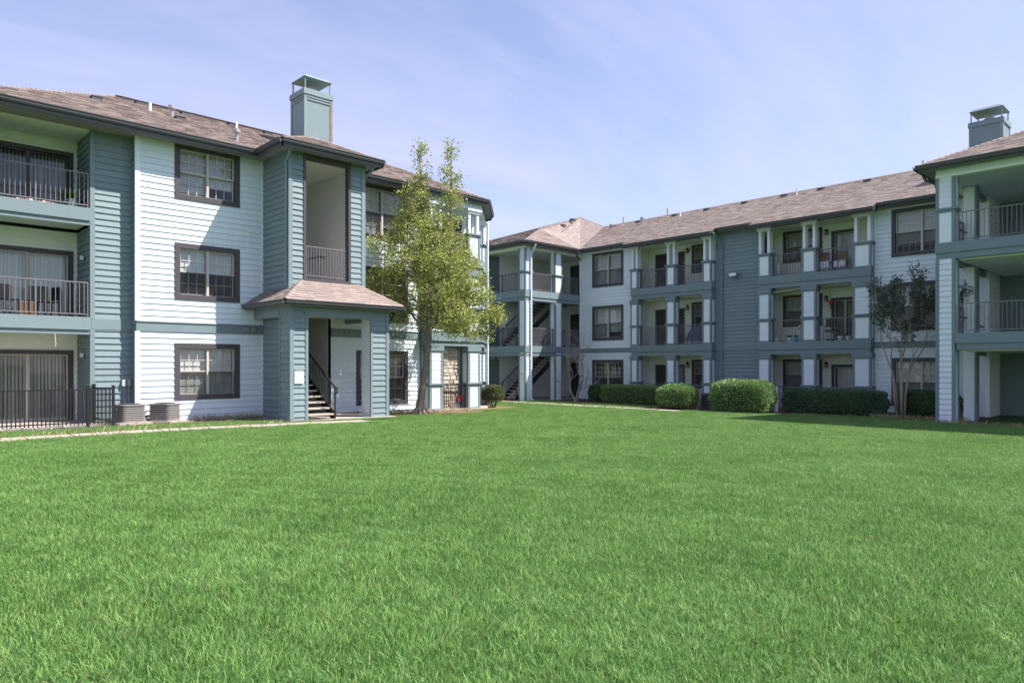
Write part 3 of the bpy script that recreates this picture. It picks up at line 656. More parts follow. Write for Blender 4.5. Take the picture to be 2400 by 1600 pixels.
strip(B, 'corner_board', 'teal_trim', wx, (18.2,18.31,g0,8.2,.0,.04), (15.9,15.98,g0,8.2,.0,.04)); strip(B, 'corner_board', 'light_trim', wx, (10.83,10.91,g0,8.2,.0,.04), (23.19,23.28,g0,8.2,.0,.04), (27.08,27.2,g0,8.2,.0,.04))
FL = (-.30, 2.72, 5.75); TOP = (2.18, 5.18, 8.10)
for bi, (y0, y1, posts) in enumerate(((18.3, 23.2, [(22.75,23.2), (20.42,20.94), (18.34,18.81)]), (10.9, 15.9, [(15.30,15.89), (13.20,13.81), (10.91,11.61)]))):
    for fi in range(3):
        zf, zt = FL[fi], TOP[fi]; wk = WX(32.7)
        if bi == 0:
            ops = [(21.95, 22.65, zf-.1, zf+1.93), (20.92, 21.70, zf-.1, zf+1.93), hole(19.45, 20.42, zf+.75, zf+2.25)]
        else: ops = [hole(13.57, 15.43, zf+.75, zf+2.25), (12.08, 13.08, zf-.1, zf+1.93)]
        wall(B, wk, y0, y1, zf-.1, zt+.3, ops, boards='cream', single=False)
        if bi == 0:
            door(B, wk, 21.87, 22.73, zf, zf+1.99, 'door'); door(B, wk, 20.84, 21.78, zf, zf+1.99, 'door' if fi else 'door_grey'); window(B, wk, 19.45, 20.42, zf+.75, zf+2.25, cols=2, rows=(2, 1), units=1, tw=.11, fill='curtain', blind='v')
        else:
            window(B, wk, 13.57, 15.43, zf+.75, zf+2.25, cols=3, rows=(2, 1), units=2, tw=.12, sp=.06); glass_door(B, wk, 12.0, 13.16, zf, zf+1.99, panels=1 if fi == 0 else 2, tw=.11, vane='blind' if fi != 1 else 'vane', ang=(.05, 1.1, .6)[fi])
        wall(B, WY(y1-.02), 31.46, 32.7, zf-.1, zt+.3, boards='cream', single=False, th=.1)
        if bi == 1:
            door(B, WY(y1-.02), 31.66, 32.42, zf, zf+1.96, 'door_grey', trim='sash_dark', tw=.05, off=.055)
        MB().box(31.5, 32.7, y0-.1, y0, zf-.1, zt+.3).build('wall', 'cream', B)
        for c, d in posts: pier(B, 31.08, 31.45, c, d, zf-(.2 if fi == 0 else 0), zf+1.04, zt+(.0 if fi < 2 else -.02), slim=(fi == 2))
        ps = sorted(posts)
        for (a, b), (c, d) in zip(ps, ps[1:]): railing(B, WX(31.27), b+.02, c-.02, zf, h=1.0, sp=.118 if bi else .09, m='rail', single=(fi > 0), w=.016)
    for zf in FL[1:]:
        MB().box(31.05, 32.7, y0, y1, zf-.35, zf).build('balcony_deck', 'teal_trim', B)
        MB().box(31.09, 32.69, y0+.03, y1-.03, zf-.56, zf-.355).build('balcony_band', 'teal_trim', B)
        MB().box(31.45, 32.68, y0+.05, y1-.12, zf-.60, zf-.565).build('ceiling', 'cream', B)
    MB().box(31.05, 32.7, y0, y1, -.6, -.30).build('patio_slab', 'concrete', B)
    MB().box(31.06, 32.7, y0, y1, 8.06, 8.16).build('ceiling', 'cream', B)
    MB().box(30.98, 31.2, y0-.02, y1+.02, 7.98 if 0 else 8.02, 8.06).build('frieze_board', 'gutter', B)
downspout(B, [(30.62,18.0,8.08), (31.2,17.97,7.75), (31.41,17.95,7.5), (31.41,17.95,-.3)], 'teal_trim', w=.09)
downspout(B, [(30.95,27.0,8.0), (31.35,27.0,7.8)], 'gutter')
# rear shell
MB().box(41.0, 41.1, 3, 36, g0, 8.3).box(33.2, 41, 2.9, 3.0, g0, 8.3).box(33.2, 33.3, 3, 27, g0, 8.3).build('rear_wall', 'teal', B)
# main roof
zB = 8.35; ex = 31.0; rB = 36.0; zR = 10.65
vy = 26.8; S = (rB, 29.04, zR); P_ = (38.86, 33.5, 12.35); Q = (33.0, 30.0, 10.0); Rr = (30.6, 29.6, 9.88); E_ = (26.55, 26.75, 8.38); V = (ex, vy, zB)
slopesB = [[(ex,vy,zB),(ex,2.5,zB),(rB,2.5,zR),S], [(30.6,23.45,zB-.186),(30.6,18.05,zB-.186),(ex,18.05,zB),(ex,23.45,zB)], [(30.6,16.1,zB-.186),(30.6,10.65,zB-.186),(ex,10.65,zB),(ex,16.1,zB)]]
roof(B, slopesB+[[(41.4,2.5,8.3),(41.4,33,8.3),S,(rB,2.5,zR)]],
     [((ex,26.8,zB),(ex,23.45,zB)), ((30.6,23.45,zB-.186),(30.6,18.05,zB-.186)), ((ex,18.05,zB),(ex,16.1,zB)), ((30.6,16.1,zB-.186),(30.6,10.65,zB-.186)), ((ex,10.65,zB),(ex,7.9,zB))], [(S,(rB,2.5,zR))],
     soff=[([(30.62,2.5),(31.6,2.5),(31.6,10.65),(30.9,10.65)], 8.13), ([(30.62,10.65),(31.6,10.65),(31.6,16.1),(30.62,16.1)], 8.05 if 0 else 8.17), ([(31.0,16.1),(31.6,16.1),(31.6,18.05),(31.0,18.05)], 8.17), ([(30.62,18.05),(31.6,18.05),(31.6,23.45),(30.62,23.45)], 8.17), ([(31.0,23.45),(31.6,23.45),(31.6,26.8),(31.0,26.8)], 8.17)], drop=.16)
MB().quad((30.6,23.45,zB-.19),(ex,23.45,zB-.01),(ex,23.45,8.0),(30.6,23.45,8.0)).quad((30.6,18.05,zB-.19),(ex,18.05,zB-.01),(ex,18.05,8.0),(30.6,18.05,8.0)).quad((30.6,16.1,zB-.19),(ex,16.1,zB-.01),(ex,16.1,8.0),(30.6,16.1,8.0)).quad((30.6,10.65,zB-.19),(ex,10.65,zB-.01),(ex,10.65,8.0),(30.6,10.65,8.0)).build('fascia', 'gutter', B)
zL = 8.38
roof(B, [[E_, V, Rr], [V, Q, Rr], [V, S, P_], [V, P_, Q], [(26.55,36.5,zL), E_, Rr], [(26.55,36.5,zL), Rr, P_], [Rr, Q, P_], [S, (44,33.5,9.0), P_]],
     [((26.55,36.5,zL),E_), (E_,(ex-.1,26.75,zB))], [(E_,Rr), (Rr,P_), (Q,P_)],
     soff=[([(26.55,26.75),(31.2,26.75),(31.2,27.3),(26.55,27.3)], 8.16), ([(26.55,27.2),(27.2,27.2),(27.2,36.5),(26.55,36.5)], 8.16)], drop=.16, name='tower_roof')
SB = lambda x: zB+.46*(x-ex)
roof_vents(B, [(x, y, SB(x), k, 0, 0) for x, y, k in [(35.5, yy, 'box') for yy in (27.9, 25.9, 23.3, 21.2, 18.9, 16.7, 14.8, 12.6)]+[(34.6,27.3,'flue'),(35.4,27.0,'dark'),(35.0,25.3,'flue'),(35.6,23.9,'dark'),(35.1,22.7,'white'),(35.4,16.0,'white'),(35.4,10.2,'dark')]])
roof_vents(B, [(34.2,31.0,10.75,'box',0,0), (33.0,30.9,10.45,'white',0,0), (36.2,31.9,11.55,'box',0,0), (37.9,31.6,11.45,'box',0,0)])
chimney(B, 34.0, 35.2, 6.9, 8.06, 9.2, 11.65)
# stair tower
wty = WY(27.2); 
for z0, z1, cap in ((-.4, 2.2, False), (2.2, 5.2, False), (5.72, 8.05, True)):
    pier(B, 27.0, 27.5, 27.2, 27.7, z0, 6.76, z1, top=False, cap=cap); pier(B, 29.36, 29.92, 27.2, 27.6, z0, 6.74, z1, top=False, cap=cap)
pier(B, 27.0, 27.4, 30.6, 31.0, -.4, 6.76, 8.05, top=False, cap=False)
for zf in FL[1:]:
    MB().box(26.95, 33.5, 27.15, 27.75, zf-.36, zf).box(26.95, 27.6, 27.75, 34, zf-.36, zf).box(27.6, 33.5, 29.75, 34, zf-.36, zf).box(31.4, 33.5, 27.75, 29.75, zf-.36, zf).build('landing', 'teal_trim', B)
    MB().box(26.99, 33.45, 27.19, 27.7, zf-.55, zf-.365).box(26.99, 27.55, 27.7, 34, zf-.55, zf-.365).box(27.6, 33.5, 29.76, 34, zf-.4, zf-.365).build('balcony_band', 'teal_trim', B)
    railing(B, wty, 27.55, 29.32, zf, n=-.12, h=1.0, sp=.095, w=.016); railing(B, wty, 29.96, 31.44, zf, n=-.12, h=1.0, sp=.095, w=.016)
    railing(B, WX(27.0), 27.75, 30.6, zf, n=-.15, h=1.0, sp=.12, m='black', w=.016)
MB().box(27.0, 31.5, 27.2, 27.4, 8.02, 8.2).box(27.0, 27.2, 27.4, 36, 8.02, 8.2).build('beam', 'cream', B)
MB().box(26.9, 33.5, 27.2, 34, 8.14, 8.18).build('ceiling', 'cream', B)
MB().box(26.7, 33.5, 26.9, 34, -.6, -.31).build('landing', 'concrete', B)
MB().box(27.2, 33.5, 30.75, 30.9, -.4, 8.14).build('hall_wall', 'hall', B); [wall(B, WY(30.75), 27.5, 28.3, zf, zf+2.3, boards='teal', single=False, th=.01, n0=.02) for zf in FL]; MB().box(33.3, 33.4, 27.0, 30.75, -.4, 8.14).build('hall_wall', 'hall', B)
MB().box(28.0, 28.15, 30.75, 36, -.4, 8.14).build('hall_wall', 'teal', B); MB().box(27.0, 27.15, 31.0, 36, -.4, 8.14).build('wall', 'light', B)
MB().box(31.5, 33.5, 27.0, 27.19, -.4, 8.14).build('wall', 'light', B)
for zf in FL: door(B, WX(33.3), 28.45, 29.45, zf, zf+2.1, 'door_teal', trim='black', off=.055)
for k, zf in enumerate(FL[:2]):
    stairs(B, (27.35, 28.3, zf), (1, 0), 1.1, 17, 3.03/17, .238, rail_sides=(0, 1))
downspout(B, [(27.3,26.72,8.2), (27.32,26.9,7.95), (27.36,27.12,7.72), (27.36,27.12,-.15), (27.42,27.0,-.28)], 'light_trim', w=.085)
for z, x, y in ((5.17, 28.3, 29.9), (2.17, 28.6, 29.9)): MB().lathe((x, 28.0, z-.06), [(.16,0),(.18,.03),(.18,.06)], 12).build('ceiling_light', 'cream', B)

# ================================================================== building C, breezeway wing at the right edge
C = thing('apartment_building', (28, 5, -.3), 'teal and pale blue wing at the right edge with open breezeway floors and metal railings', 'building')
yl, yr = 7.32, -1.0
pier(C, 26.8, 27.25, 6.78, yl, 5.68, 6.86, 8.1, top=False, wide=.085)
c_ = MB().box(26.81, 27.24, 6.79, yl-.01, -.5, 5.2).build('post', 'light', C)
MB().box(26.78, 26.88, yl-.10, yl+.02, -.5, 5.2).box(26.78, 26.88, 6.76, 6.86, -.5, 5.2).box(27.17, 27.27, 6.76, 6.86, -.5, 5.2).box(27.17, 27.27, yl-.1, yl+.02, -.5, 5.2).build('trim', 'teal_trim', c_)
wall(C, WX(26.8), 6.86, yl-.10, -.42, 5.2, boards='light', th=.01, single=True, ze=-.36)
for zf in FL[1:]:
    MB().box(26.75, 33.9, yr, yl+.03 if zf > 4 else 6.75, zf-.34, zf).build('landing', 'teal_trim', C); MB().box(26.79, 33.9, yr, yl if zf > 4 else 6.72, zf-.55, zf-.345).build('balcony_band', 'teal_trim', C)
    MB().box(27.0, 33.9, yr, 6.7, zf-.60, zf-.555).build('ceiling', 'hall', C)
    railing(C, WX(26.85), .5, 6.72, zf, n=-.1, h=1.0, sp=.125, w=.018); railing(C, WX(30.2), 1.0, 5.55, zf, h=.95, sp=.14, w=.018)
    railing(C, WYp(7.1), 27.3, 29.1, zf, n=0, h=1.0, sp=.13, single=False, m='black')
    MB().bar((27.5, 7.0, zf+.62), (29.0, 6.95, zf+.60), .05).bar((29.3, 6.95, zf+.55), (31.2, 6.95, zf+.35), .05).build('handrail', 'black', C)
    MB().box(28.6, 29.0, 3.2, 4.7, zf-.68, zf-.61).build('ceiling_light', 'cream', C)
MB().box(26.75, 34, yr, yl, 8.02, 8.20).build('ceiling', 'light', C); MB().box(26.77, 27.0, yr, yl+.02, 7.94, 8.02).box(27.0, 31.5, yl-.2, yl+.02, 7.9, 8.02).build('beam', 'cream', C)
MB().box(28.6, 29.0, 3.6, 5.0, 7.95, 8.02).build('ceiling_light', 'cream', C)
MB().box(26.6, 34, yr, 7.2, -.7, -.32).build('breezeway_slab', 'concrete', C)
for z0, z1 in ((-.35, 2.17), (2.72, 5.15), (5.75, 8.0)):
    o = MB().box(29.1, 29.45, 6.72, 7.08, z0, z1).build('post', 'light_trim', C); MB().box(29.08, 29.47, 6.68, 6.74, z0, z1).build('trim', 'teal_trim', o)
    MB().box(29.3, 31.5, 6.9, 7.05, z1-.16, z1+.0).build('beam', 'teal_trim', C)
wall(C, WY(6.85), 31.52, 34.0, -.4, 8.1, boards='hall', single=False, th=.1); MB().box(31.44, 31.53, 6.80, 6.95, -.4, 8.1).build('corner_board', 'light_trim', C)
MB().box(34.0, 34.1, yr, 6.85, -.4, 8.1).build('wall', 'teal', C); MB().box(31.4, 34.0, .2, .4, -.4, 8.1).build('wall', 'hall', C)
for zf in FL: door(C, WX(34.0), 4.6, 5.7, zf, zf+2.1, 'door_teal', trim='black', off=.055)
zc = 8.36; zt = zc+.46*4.4
roof(C, [[(26.3,7.8,zc),(26.3,-1.0,zc),(30.7,3.4,zt)], [(32.5,7.8,zc),(26.3,7.8,zc),(30.7,3.4,zt),(35.0,3.4,zt)], [(26.3,-1,zc),(32.5,-1,zc),(35.0,3.4,zt),(30.7,3.4,zt)]],
     [((31.2,7.8,zc),(26.3,7.8,zc)), ((26.3,7.8,zc),(26.3,-1.0,zc))], [((26.3,7.8,zc),(30.7,3.4,zt)), ((30.7,3.4,zt),(35,3.4,zt))],
     soff=[([(26.3,7.8),(26.3,-1),(26.9,-1),(26.9,7.8)], 8.19), ([(26.9,7.3),(31.4,7.3),(31.4,7.8),(26.9,7.8)], 8.19)], drop=.15)
downspout(C, [(26.9,7.78,8.22), (26.95,7.7,8.0), (27.15,7.45,7.85), (27.35,7.4,7.6)], 'gutter')

# ================================================================== loose things by building A
def ac_unit(x, y, rz, label):
    o = thing('air_conditioner', (x, y, gz(x)), label, 'air conditioner', 'condensers beside the left building')
    c, s_ = math.cos(rz), math.sin(rz); zb = gz(x); w, r = .325, .11
    def outline(e):
        pts = []
        for cx, cy, a0 in ((w-r, w-r, 0), (-(w-r), w-r, 90), (-(w-r), -(w-r), 180), (w-r, -(w-r), 270)):
            for k in range(5):
                a = math.radians(a0+22.5*k); px, py = cx+(r+e)*math.cos(a), cy+(r+e)*math.sin(a); pts.append((x+px*c-py*s_, y+px*s_+py*c))
        return pts
    MB().poly([(x+px*.44*c-py*.44*s_, y+px*.44*s_+py*.44*c) for px, py in ((-1,-1),(1,-1),(1,1),(-1,1))], zb-.05, zb+.06).build('pad', 'concrete', o)
    MB().poly(outline(-.03), zb+.06, zb+.54).build('coil', 'dark', o)
    MB().poly(outline(.0), zb+.06, zb+.12).poly(outline(.012), zb+.52, zb+.56).build('casing', 'ac', o)
    z = zb+.135
    while z < zb+.51: MB().poly(outline(.0), z, z+.036).build('louvre', 'ac', o); z += .052
    f = MB(); f.lathe((x, y, zb+.56), [(.27,0),(.27,.015),(.05,.03)], 20); f.build('fan_grille', 'dark', o)
    MB().box(x-.34*c-.02, x-.34*c+.01, y-.14, y-.08, zb+.40, zb+.47).build('name_plate', 'metal', o)
ac_unit(5.93, 21.80, .15, 'ribbed grey air conditioner nearest the black fence')
ac_unit(6.87, 21.80, .75, 'ribbed grey air conditioner turned at an angle under the ground floor window')
o = MB(); o.tube([(6.4,21.95,.12),(6.5,21.8,.10),(6.6,21.85,.22),(6.4,22.15,.18),(6.55,22.45,.3)], .025, 6); o.tube([(6.25,21.9,.08),(6.45,22.05,.06),(6.6,21.95,.12)], .018, 6)
tag(o.build('hose', 'black'), 'black coolant hoses lying between the two air conditioners', 'hose')
for x, m, l in ((6.05, 'white', 'pale electrical box on the teal corner wall, left of its pair'), (6.18, 'metal', 'grey electrical box tucked into the teal corner, right of its pair')):
    o = thing('electrical_box', (x, 22.8, 1.0), l, 'electrical box', 'boxes on the teal wall')
    MB().box(x-.045, x+.045, 22.74, 22.84, 1.05, 1.23).build('case', m, o); MB().box(x-.052, x+.052, 22.73, 22.745, 1.22, 1.235).build('lid', m, o)
    MB().tube([(x,22.79,1.05),(x,22.80,.7),(x+.03,22.7,.35),(x+.08,22.3,.3)], .012, 6).build('conduit', 'metal', o)
# black metal fence round the patio
fe = thing('metal_fence', (4, 21, 0), 'low black metal picket fence around the left ground floor patio', 'fence')
pk = MB().box(-.013, .013, -.013, .013, 0, .93).mesh('picket', 'black')
def fence_run(a, b, k, posts, pk=pk):
    a = Vector(a); b = Vector(b)
    MB().bar(a+Vector((0,0,1.02)), b+Vector((0,0,1.02)), .035, .03).bar(a+Vector((0,0,.16)), b+Vector((0,0,.16)), .03, .03).build('rail', 'black', fe)
    for i in range(1, k): put('picket', pk, fe, loc=a+(b-a)*i/k+Vector((0,0,.10)))
    for t in posts:
        p = a+(b-a)*t; MB().box(p.x-.032, p.x+.032, p.y-.032, p.y+.032, -.1, 1.10).box(p.x-.042, p.x+.042, p.y-.042, p.y+.042, 1.10, 1.12).build('post', 'black', fe)
fence_run((1.9, 21.0, 0), (5.32, 21.0, 0), 38, (.2, .825, 1)); fence_run((5.32, 21.0, 0), (5.28, 22.82, 0), 16, (.98,), MB().box(-.006, .006, -.006, .006, 0, .93).mesh('picket', 'black'))
for z in (.33, .5, .67, .84): MB().bar((5.32,21,z), (5.28,22.8,z), .004).build('wire', 'black', fe)
# wall lamps in the balcony recesses
def wall_lamp(p, label, axis='x', m='white', grp='box lamps in the balcony recesses'):
    o = thing('wall_lamp', p, label, 'lamp', grp); x, y, z = p
    MB().box(x-.02, x, y-.06, y+.06, z-.08, z+.08).build('back_plate', 'gutter', o); MB().box(x-.10, x-.02, y-.045, y+.045, z-.06, z+.06).build('diffuser', m, o); MB().box(x-.11, x-.02, y-.055, y+.055, z+.06, z+.075).build('top_cap', 'gutter', o)
wall_lamp((5.185, 23.5, 4.78), 'square white lamp on the teal side wall of the middle left balcony'); wall_lamp((5.185, 23.5, 1.95), 'square white lamp on the grey side wall of the fenced patio')
# things on the left balconies
def chair_simple(name, c, rz, seat_m, leg_m, label, cat='chair', s=1., slats=True, group=None):
    o = thing(name, c, label, cat, group); M = Matrix.Translation(c) @ Matrix.Rotation(rz, 4, 'Z') @ Matrix.Scale(s, 4)
    def b(nm, m, *q):
        mb = MB().box(*q); mb.v = [tuple(M @ Vector(v)) for v in mb.v]; return mb.build(nm, m, o)
    b('seat', seat_m, -.22, .22, -.22, .22, .42, .46); b('backrest', seat_m, -.22, .22, .19, .23, .50, .88)
    for sx in (-1, 1):
        b('leg', leg_m, sx*.19-.02, sx*.19+.02, -.21, -.17, 0, .42); b('leg', leg_m, sx*.19-.02, sx*.19+.02, .18, .22, 0, .50)
    return o
chair_simple('patio_chair', (3.35, 23.5, 3.02), .4, 'black', 'black', 'dark patio chair on the middle left balcony, cut by the picture edge', group='dark patio chairs')
chair_simple('patio_chair', (4.05, 23.6, 3.02), -.3, 'black', 'black', 'dark patio chair behind the wicker basket on the middle balcony', group='dark patio chairs')
chair_simple('patio_chair', (4.35, 23.75, 3.02), -1.2, 'black', 'black', 'dark patio chair right of the wicker basket, by the glass door', group='dark patio chairs')
o = thing('wicker_basket', (3.72, 23.2, 3.02), 'brown wicker basket behind the railing of the middle left balcony', 'basket')
MB().box(3.56, 3.92, 23.05, 23.35, 3.02, 3.36).build('body', 'wicker', o); MB().box(3.54, 3.94, 23.03, 23.37, 3.36, 3.40).build('rim', 'wicker', o)
for i in range(7): MB().box(3.555, 3.925, 23.035, 23.05, 3.04+i*.045, 3.065+i*.045).build('weave', 'wood', o)
def potted(p, label, r=.11, h=.2, m='terracotta', leaf=60, lm='green', ll=.22, flowers=None, name='potted_plant'):
    o = thing(name, p, label, 'plant', 'pots on the balconies'); x, y, z = p
    MB().lathe(p, [(r*.7,0),(r,h),(r*1.08,h),(r*1.08,h+.03),(r*.9,h+.03),(r*.85,h-.01)], 12).build('pot', m, o)
    if leaf:
        mb = MB()
        for i in range(leaf):
            a = U(0, 6.28); d = Vector((math.cos(a), math.sin(a), U(.6, 2))).normalized(); mb.leaf(Vector((x, y, z+h))+Vector((U(-.03,.03), U(-.03,.03), 0)), ll*U(.5,1.1), d)
        mb.build('foliage', lm, o)
    if flowers:
        mb = MB()
        for i in range(40): mb.leaf(Vector((x+U(-.12,.12), y+U(-.12,.12), z+h+U(.05,.22))), .06)
        mb.build('flowers', flowers, o)
    return o
potted((4.75, 23.05, 6.12), 'spiky green plant in a teal pot on the top left balcony', m='teal', leaf=50, ll=.35)
o = thing('bead_garland', (4.35, 22.86, 2.5), 'short white bead strand hanging above the fenced patio', 'garland')
for i in range(7): MB().lathe((4.35+U(-.012,.012), 22.84, 2.50-.05*i), [(.006,-.016),(.016,0),(.006,.016)], 6).build('bead', 'white', o)
o = thing('stacked_tiles', (3.9, 22.95, 6.14), 'row of small tan tiles on the top balcony ledge', 'tiles')
for i in range(9): MB().box(3.45+i*.1, 3.53+i*.1, 22.88, 22.96, 6.125, 6.15+U(0,.02)).build('tile', 'terracotta' if i % 3 else 'cream', o)
# notices
def notice(W, u0, u1, z0, z1, label, n=.06):
    o = thing('notice_sign', W.P((u0+u1)/2, z0, n), label, 'sign'); strip(o, 'board', 'paper', W, (u0,u1,z0,z1,n-.01,n))
    hd = strip(o, 'heading', 'metal', W, (u0+.015,u1-.015,z1+.02,z1+.055,n-.01,n)); w = u1-u0; t = MB(); h = z1-z0
    for r_ in range(3):
        for j in range(3):
            zc = z1-h*(.14+.3*r_)-j*h*.075; u = u0+w*.16
            while u < u1-w*.2: l = U(.02, .05)*w/.3; t.fb(W, u, min(u+l, u1-w*.14), zc-.008, zc, n, n+.001); u += l+.012
    t.build('lettering', 'ink', o)
notice(WY(20.0), 9.97, 10.27, 1.10, 1.47, 'white notice board on the teal pier left of the porch steps', n=.065)
notice(WX(27.0), 27.31, 27.55, .78, 1.12, 'small pale notice on the corner pier of the far stair tower', n=.03)
# children's chairs and flowers on the corner patio
for x, y, rz, l in ((18.45, 22.55, .2, 'small red child chair with blue legs behind the patio railing, in full sun'), (17.55, 22.75, -.5, 'small red child chair partly hidden beside the left patio column')): chair_simple('child_chair', (x, y, -.10), rz+math.pi, 'red', 'blue', l, s=.62, group='child chairs on the corner patio')
potted((18.75, 22.95, -.1), 'orange flowers in a tall planter behind the patio railing', r=.16, h=.72, m='wood', leaf=70, ll=.2, flowers='orange')
# ================================================================== things on building B
def lantern(y, z, label, x=32.7):
    o = thing('wall_lantern', (x, y, z), label, 'lantern', 'wall lanterns in the far balconies')
    MB().box(x-.02, x, y-.05, y+.05, z-.04, z+.10).build('back_plate', 'black', o); MB().bar((x-.01,y,z+.08), (x-.12,y,z+.12), .02).build('arm', 'black', o)
    MB().box(x-.19, x-.07, y-.06, y+.06, z-.16, z-.14).lathe((x-.13, y, z+.02), [(.10,0),(.09,.02),(.02,.09)], 8).build('roof', 'black', o)
    MB().box(x-.175, x-.085, y-.045, y+.045, z-.14, z+.02).build('glass', 'metal', o)
    for a in (-.05, .05):
        for b in (-.18, -.08): MB().box(x+b-.005, x+b+.005, y+a-.005, y+a+.005, z-.14, z+.02).build('bar', 'black', o)
FN = ('ground floor', 'middle floor', 'top floor')
for i, zf in enumerate(FL):
    lantern(20.64, zf+2.02, 'black wall lantern on the %s of the left balcony bay' % FN[i]); lantern(13.36, zf+2.0, 'black wall lantern on the %s of the right balcony bay' % FN[i])
o = thing('flood_light', (31.4, 17.2, 6.0), 'pale twin flood light on the plain teal wall between the balcony bays', 'flood light')
MB().box(31.38, 31.46, 17.1, 17.3, 5.95, 6.07).build('bracket', 'gutter', o); MB().hexa([(31.1,17.0,5.93),(31.1,17.4,5.93),(31.36,17.4,5.96),(31.36,17.0,5.96),(31.12,17.0,6.10),(31.12,17.4,6.10),(31.38,17.4,6.12),(31.38,17.0,6.12)]).build('housing', 'metal', o); MB().box(31.085, 31.1, 17.03, 17.37, 5.95, 6.08).build('lens', 'cream', o)
o = thing('grill_cover', (31.9, 19.5, 2.72), 'purple grey cover over a grill on the middle left balcony bay', 'grill')
MB().hexa([(31.65,18.95,2.95),(31.65,20.2,2.95),(32.25,20.2,2.95),(32.25,18.95,2.95),(31.7,19.0,3.40),(31.7,19.95,3.40),(32.2,19.95,3.40),(32.2,19.0,3.40)]).hexa([(31.7,19.0,3.40),(31.7,19.95,3.40),(32.2,19.95,3.40),(32.2,19.0,3.40),(31.82,19.1,3.66),(31.82,19.75,3.66),(32.1,19.75,3.66),(32.1,19.1,3.66)]).build('cover', 'cover', o)
for a in (31.7, 32.2):
    for b in (19.0, 20.1): MB().box(a-.02, a+.02, b-.02, b+.02, 2.72, 2.95).build('leg', 'black', o)
# balcony furniture of bay two
for i, (y, x, l) in enumerate(((13.0, 31.75, 'wooden balcony chair draped with a white towel, top right bay'), (12.35, 31.85, 'dark wooden chair with a white cloth nearest the top bay glass door'))):
    chair_simple('balcony_chair', (x, y, 5.76), 1.57+i*.4, 'wood', 'wood', l, group='towel draped chairs')
    mb = MB(); P = [(x-.22,y-.2),(x-.22,y+.2)]
    for k in range(5): u = y-.21+k*.1; mb.quad((x-.25,u,6.22),(x-.25,u+.1,6.22),(x-.26-.02*(k%2),u+.1,5.95+U(-.03,.03)),(x-.26+.02*(k%2),u,5.95+U(-.03,.03)))
    mb.box(x-.25, x+.1, y-.21, y+.21, 6.22, 6.235); tag(mb.build('towel', 'towel'), ('white towel hanging over the chair nearest the middle post, top bay', 'white cloth hanging over the chair by the top bay glass door')[i], 'towel', 'white towels')
o = thing('folded_umbrella', (31.75, 15.2, 5.76), 'closed pale umbrella leaning in the left corner of the top right bay', 'umbrella')
MB().tube([(31.72,15.2,5.76),(31.72,15.2,5.85)], .012, 6).build('tip', 'black', o); MB().lathe((31.72,15.2,5.85), [(.02,0),(.06,.12),(.075,.35),(.05,.52),(.02,.56)], 10).build('canopy', 'towel', o); MB().tube([(31.72,15.2,6.4),(31.72,15.2,6.85)], .012, 6).build('shaft', 'black', o)
o = thing('office_chair', (31.8, 12.75, 2.72), 'black swivel office chair on the middle balcony of the right bay', 'chair')
MB().box(31.55, 32.05, 12.5, 13.0, 3.14, 3.22).build('seat', 'black', o); mb = MB()
for k in range(6):
    a0, a1 = -.9+.3*k, -.6+.3*k; f = lambda a: (31.62+.05*math.cos(a), 12.75+.27*math.sin(a))
    (xa, ya), (xb, yb) = f(a0), f(a1); mb.hexa([(xa-.03,ya,3.34),(xb-.03,yb,3.34),(xb,yb,3.34),(xa,ya,3.34),(xa-.03,ya,3.72),(xb-.03,yb,3.72),(xb,yb,3.72),(xa,ya,3.72)])
mb.build('backrest', 'black', o); MB().tube([(31.65,12.75,3.2),(31.63,12.75,3.4)], .025).build('back_support', 'black', o); MB().tube([(31.8,12.75,2.82),(31.8,12.75,3.15)], .03).build('column', 'metal', o)
for k in range(5): a = k*1.2566; MB().bar((31.8,12.75,2.82), (31.8+.28*math.cos(a),12.75+.28*math.sin(a),2.77), .04).build('leg', 'black', o)
for a in (12.47, 13.03): MB().box(31.6, 31.95, a-.025, a+.025, 3.36, 3.40).build('armrest', 'black', o)
PT = [((31.45,15.15,2.72), 'white pot by the left post of the middle right bay', 'white', 0), ((31.45,14.55,2.72), 'dark green plant in a pale pot, second from the left post, middle bay', 'white', 50), ((31.5,14.25,2.72), 'blue grey pot with a low plant near the middle post, middle bay', 'blue', 30), ((31.45,11.95,2.72), 'pale pot below the right glass door of the middle bay', 'white', 20), ((31.45,12.3,2.72), 'white pot between the office chair and the right post', 'white', 12)]
for p, l, m, lf in PT: potted(p, l, r=.10, h=.17, m=m, leaf=lf, ll=.2)
o = thing('pinwheel', (31.5, 14.0, 2.72), 'red and white pinwheel on a stick beside the middle post', 'pinwheel')
MB().tube([(31.5,14.0,2.72),(31.5,14.0,3.42)], .01, 5).build('stick', 'black', o)
for k in range(8): a = k*.785; c = Vector((31.49,14.0,3.40)); MB().quad(c, c+Vector((-.02,.16*math.cos(a),.16*math.sin(a))), c+Vector((-.01,.13*math.cos(a+.6),.13*math.sin(a+.6)))).build('blade', 'red' if k % 2 else 'white', o)
o = thing('hanging_lantern', (32.3, 13.05, 4.55), 'red paper lantern hanging by the middle bay glass door', 'lantern'); MB().lathe((32.2,13.0,4.35), [(.03,0),(.08,.05),(.09,.12),(.08,.19),(.03,.24)], 10).build('shade', 'red', o); MB().tube([(32.2,13.0,4.59),(32.2,13.0,5.10)], .006, 4).build('cord', 'black', o); MB().tube([(32.2,13.0,4.15),(32.2,13.0,4.35)], .02, 5).build('tassel', 'red', o)
o = MB(); o.bar((31.3,15.28,5.02), (31.3,13.84,5.10), .03); tag(o.build('light_tube', 'white'), 'slim white light tube along the ceiling edge of the middle right bay', 'light')
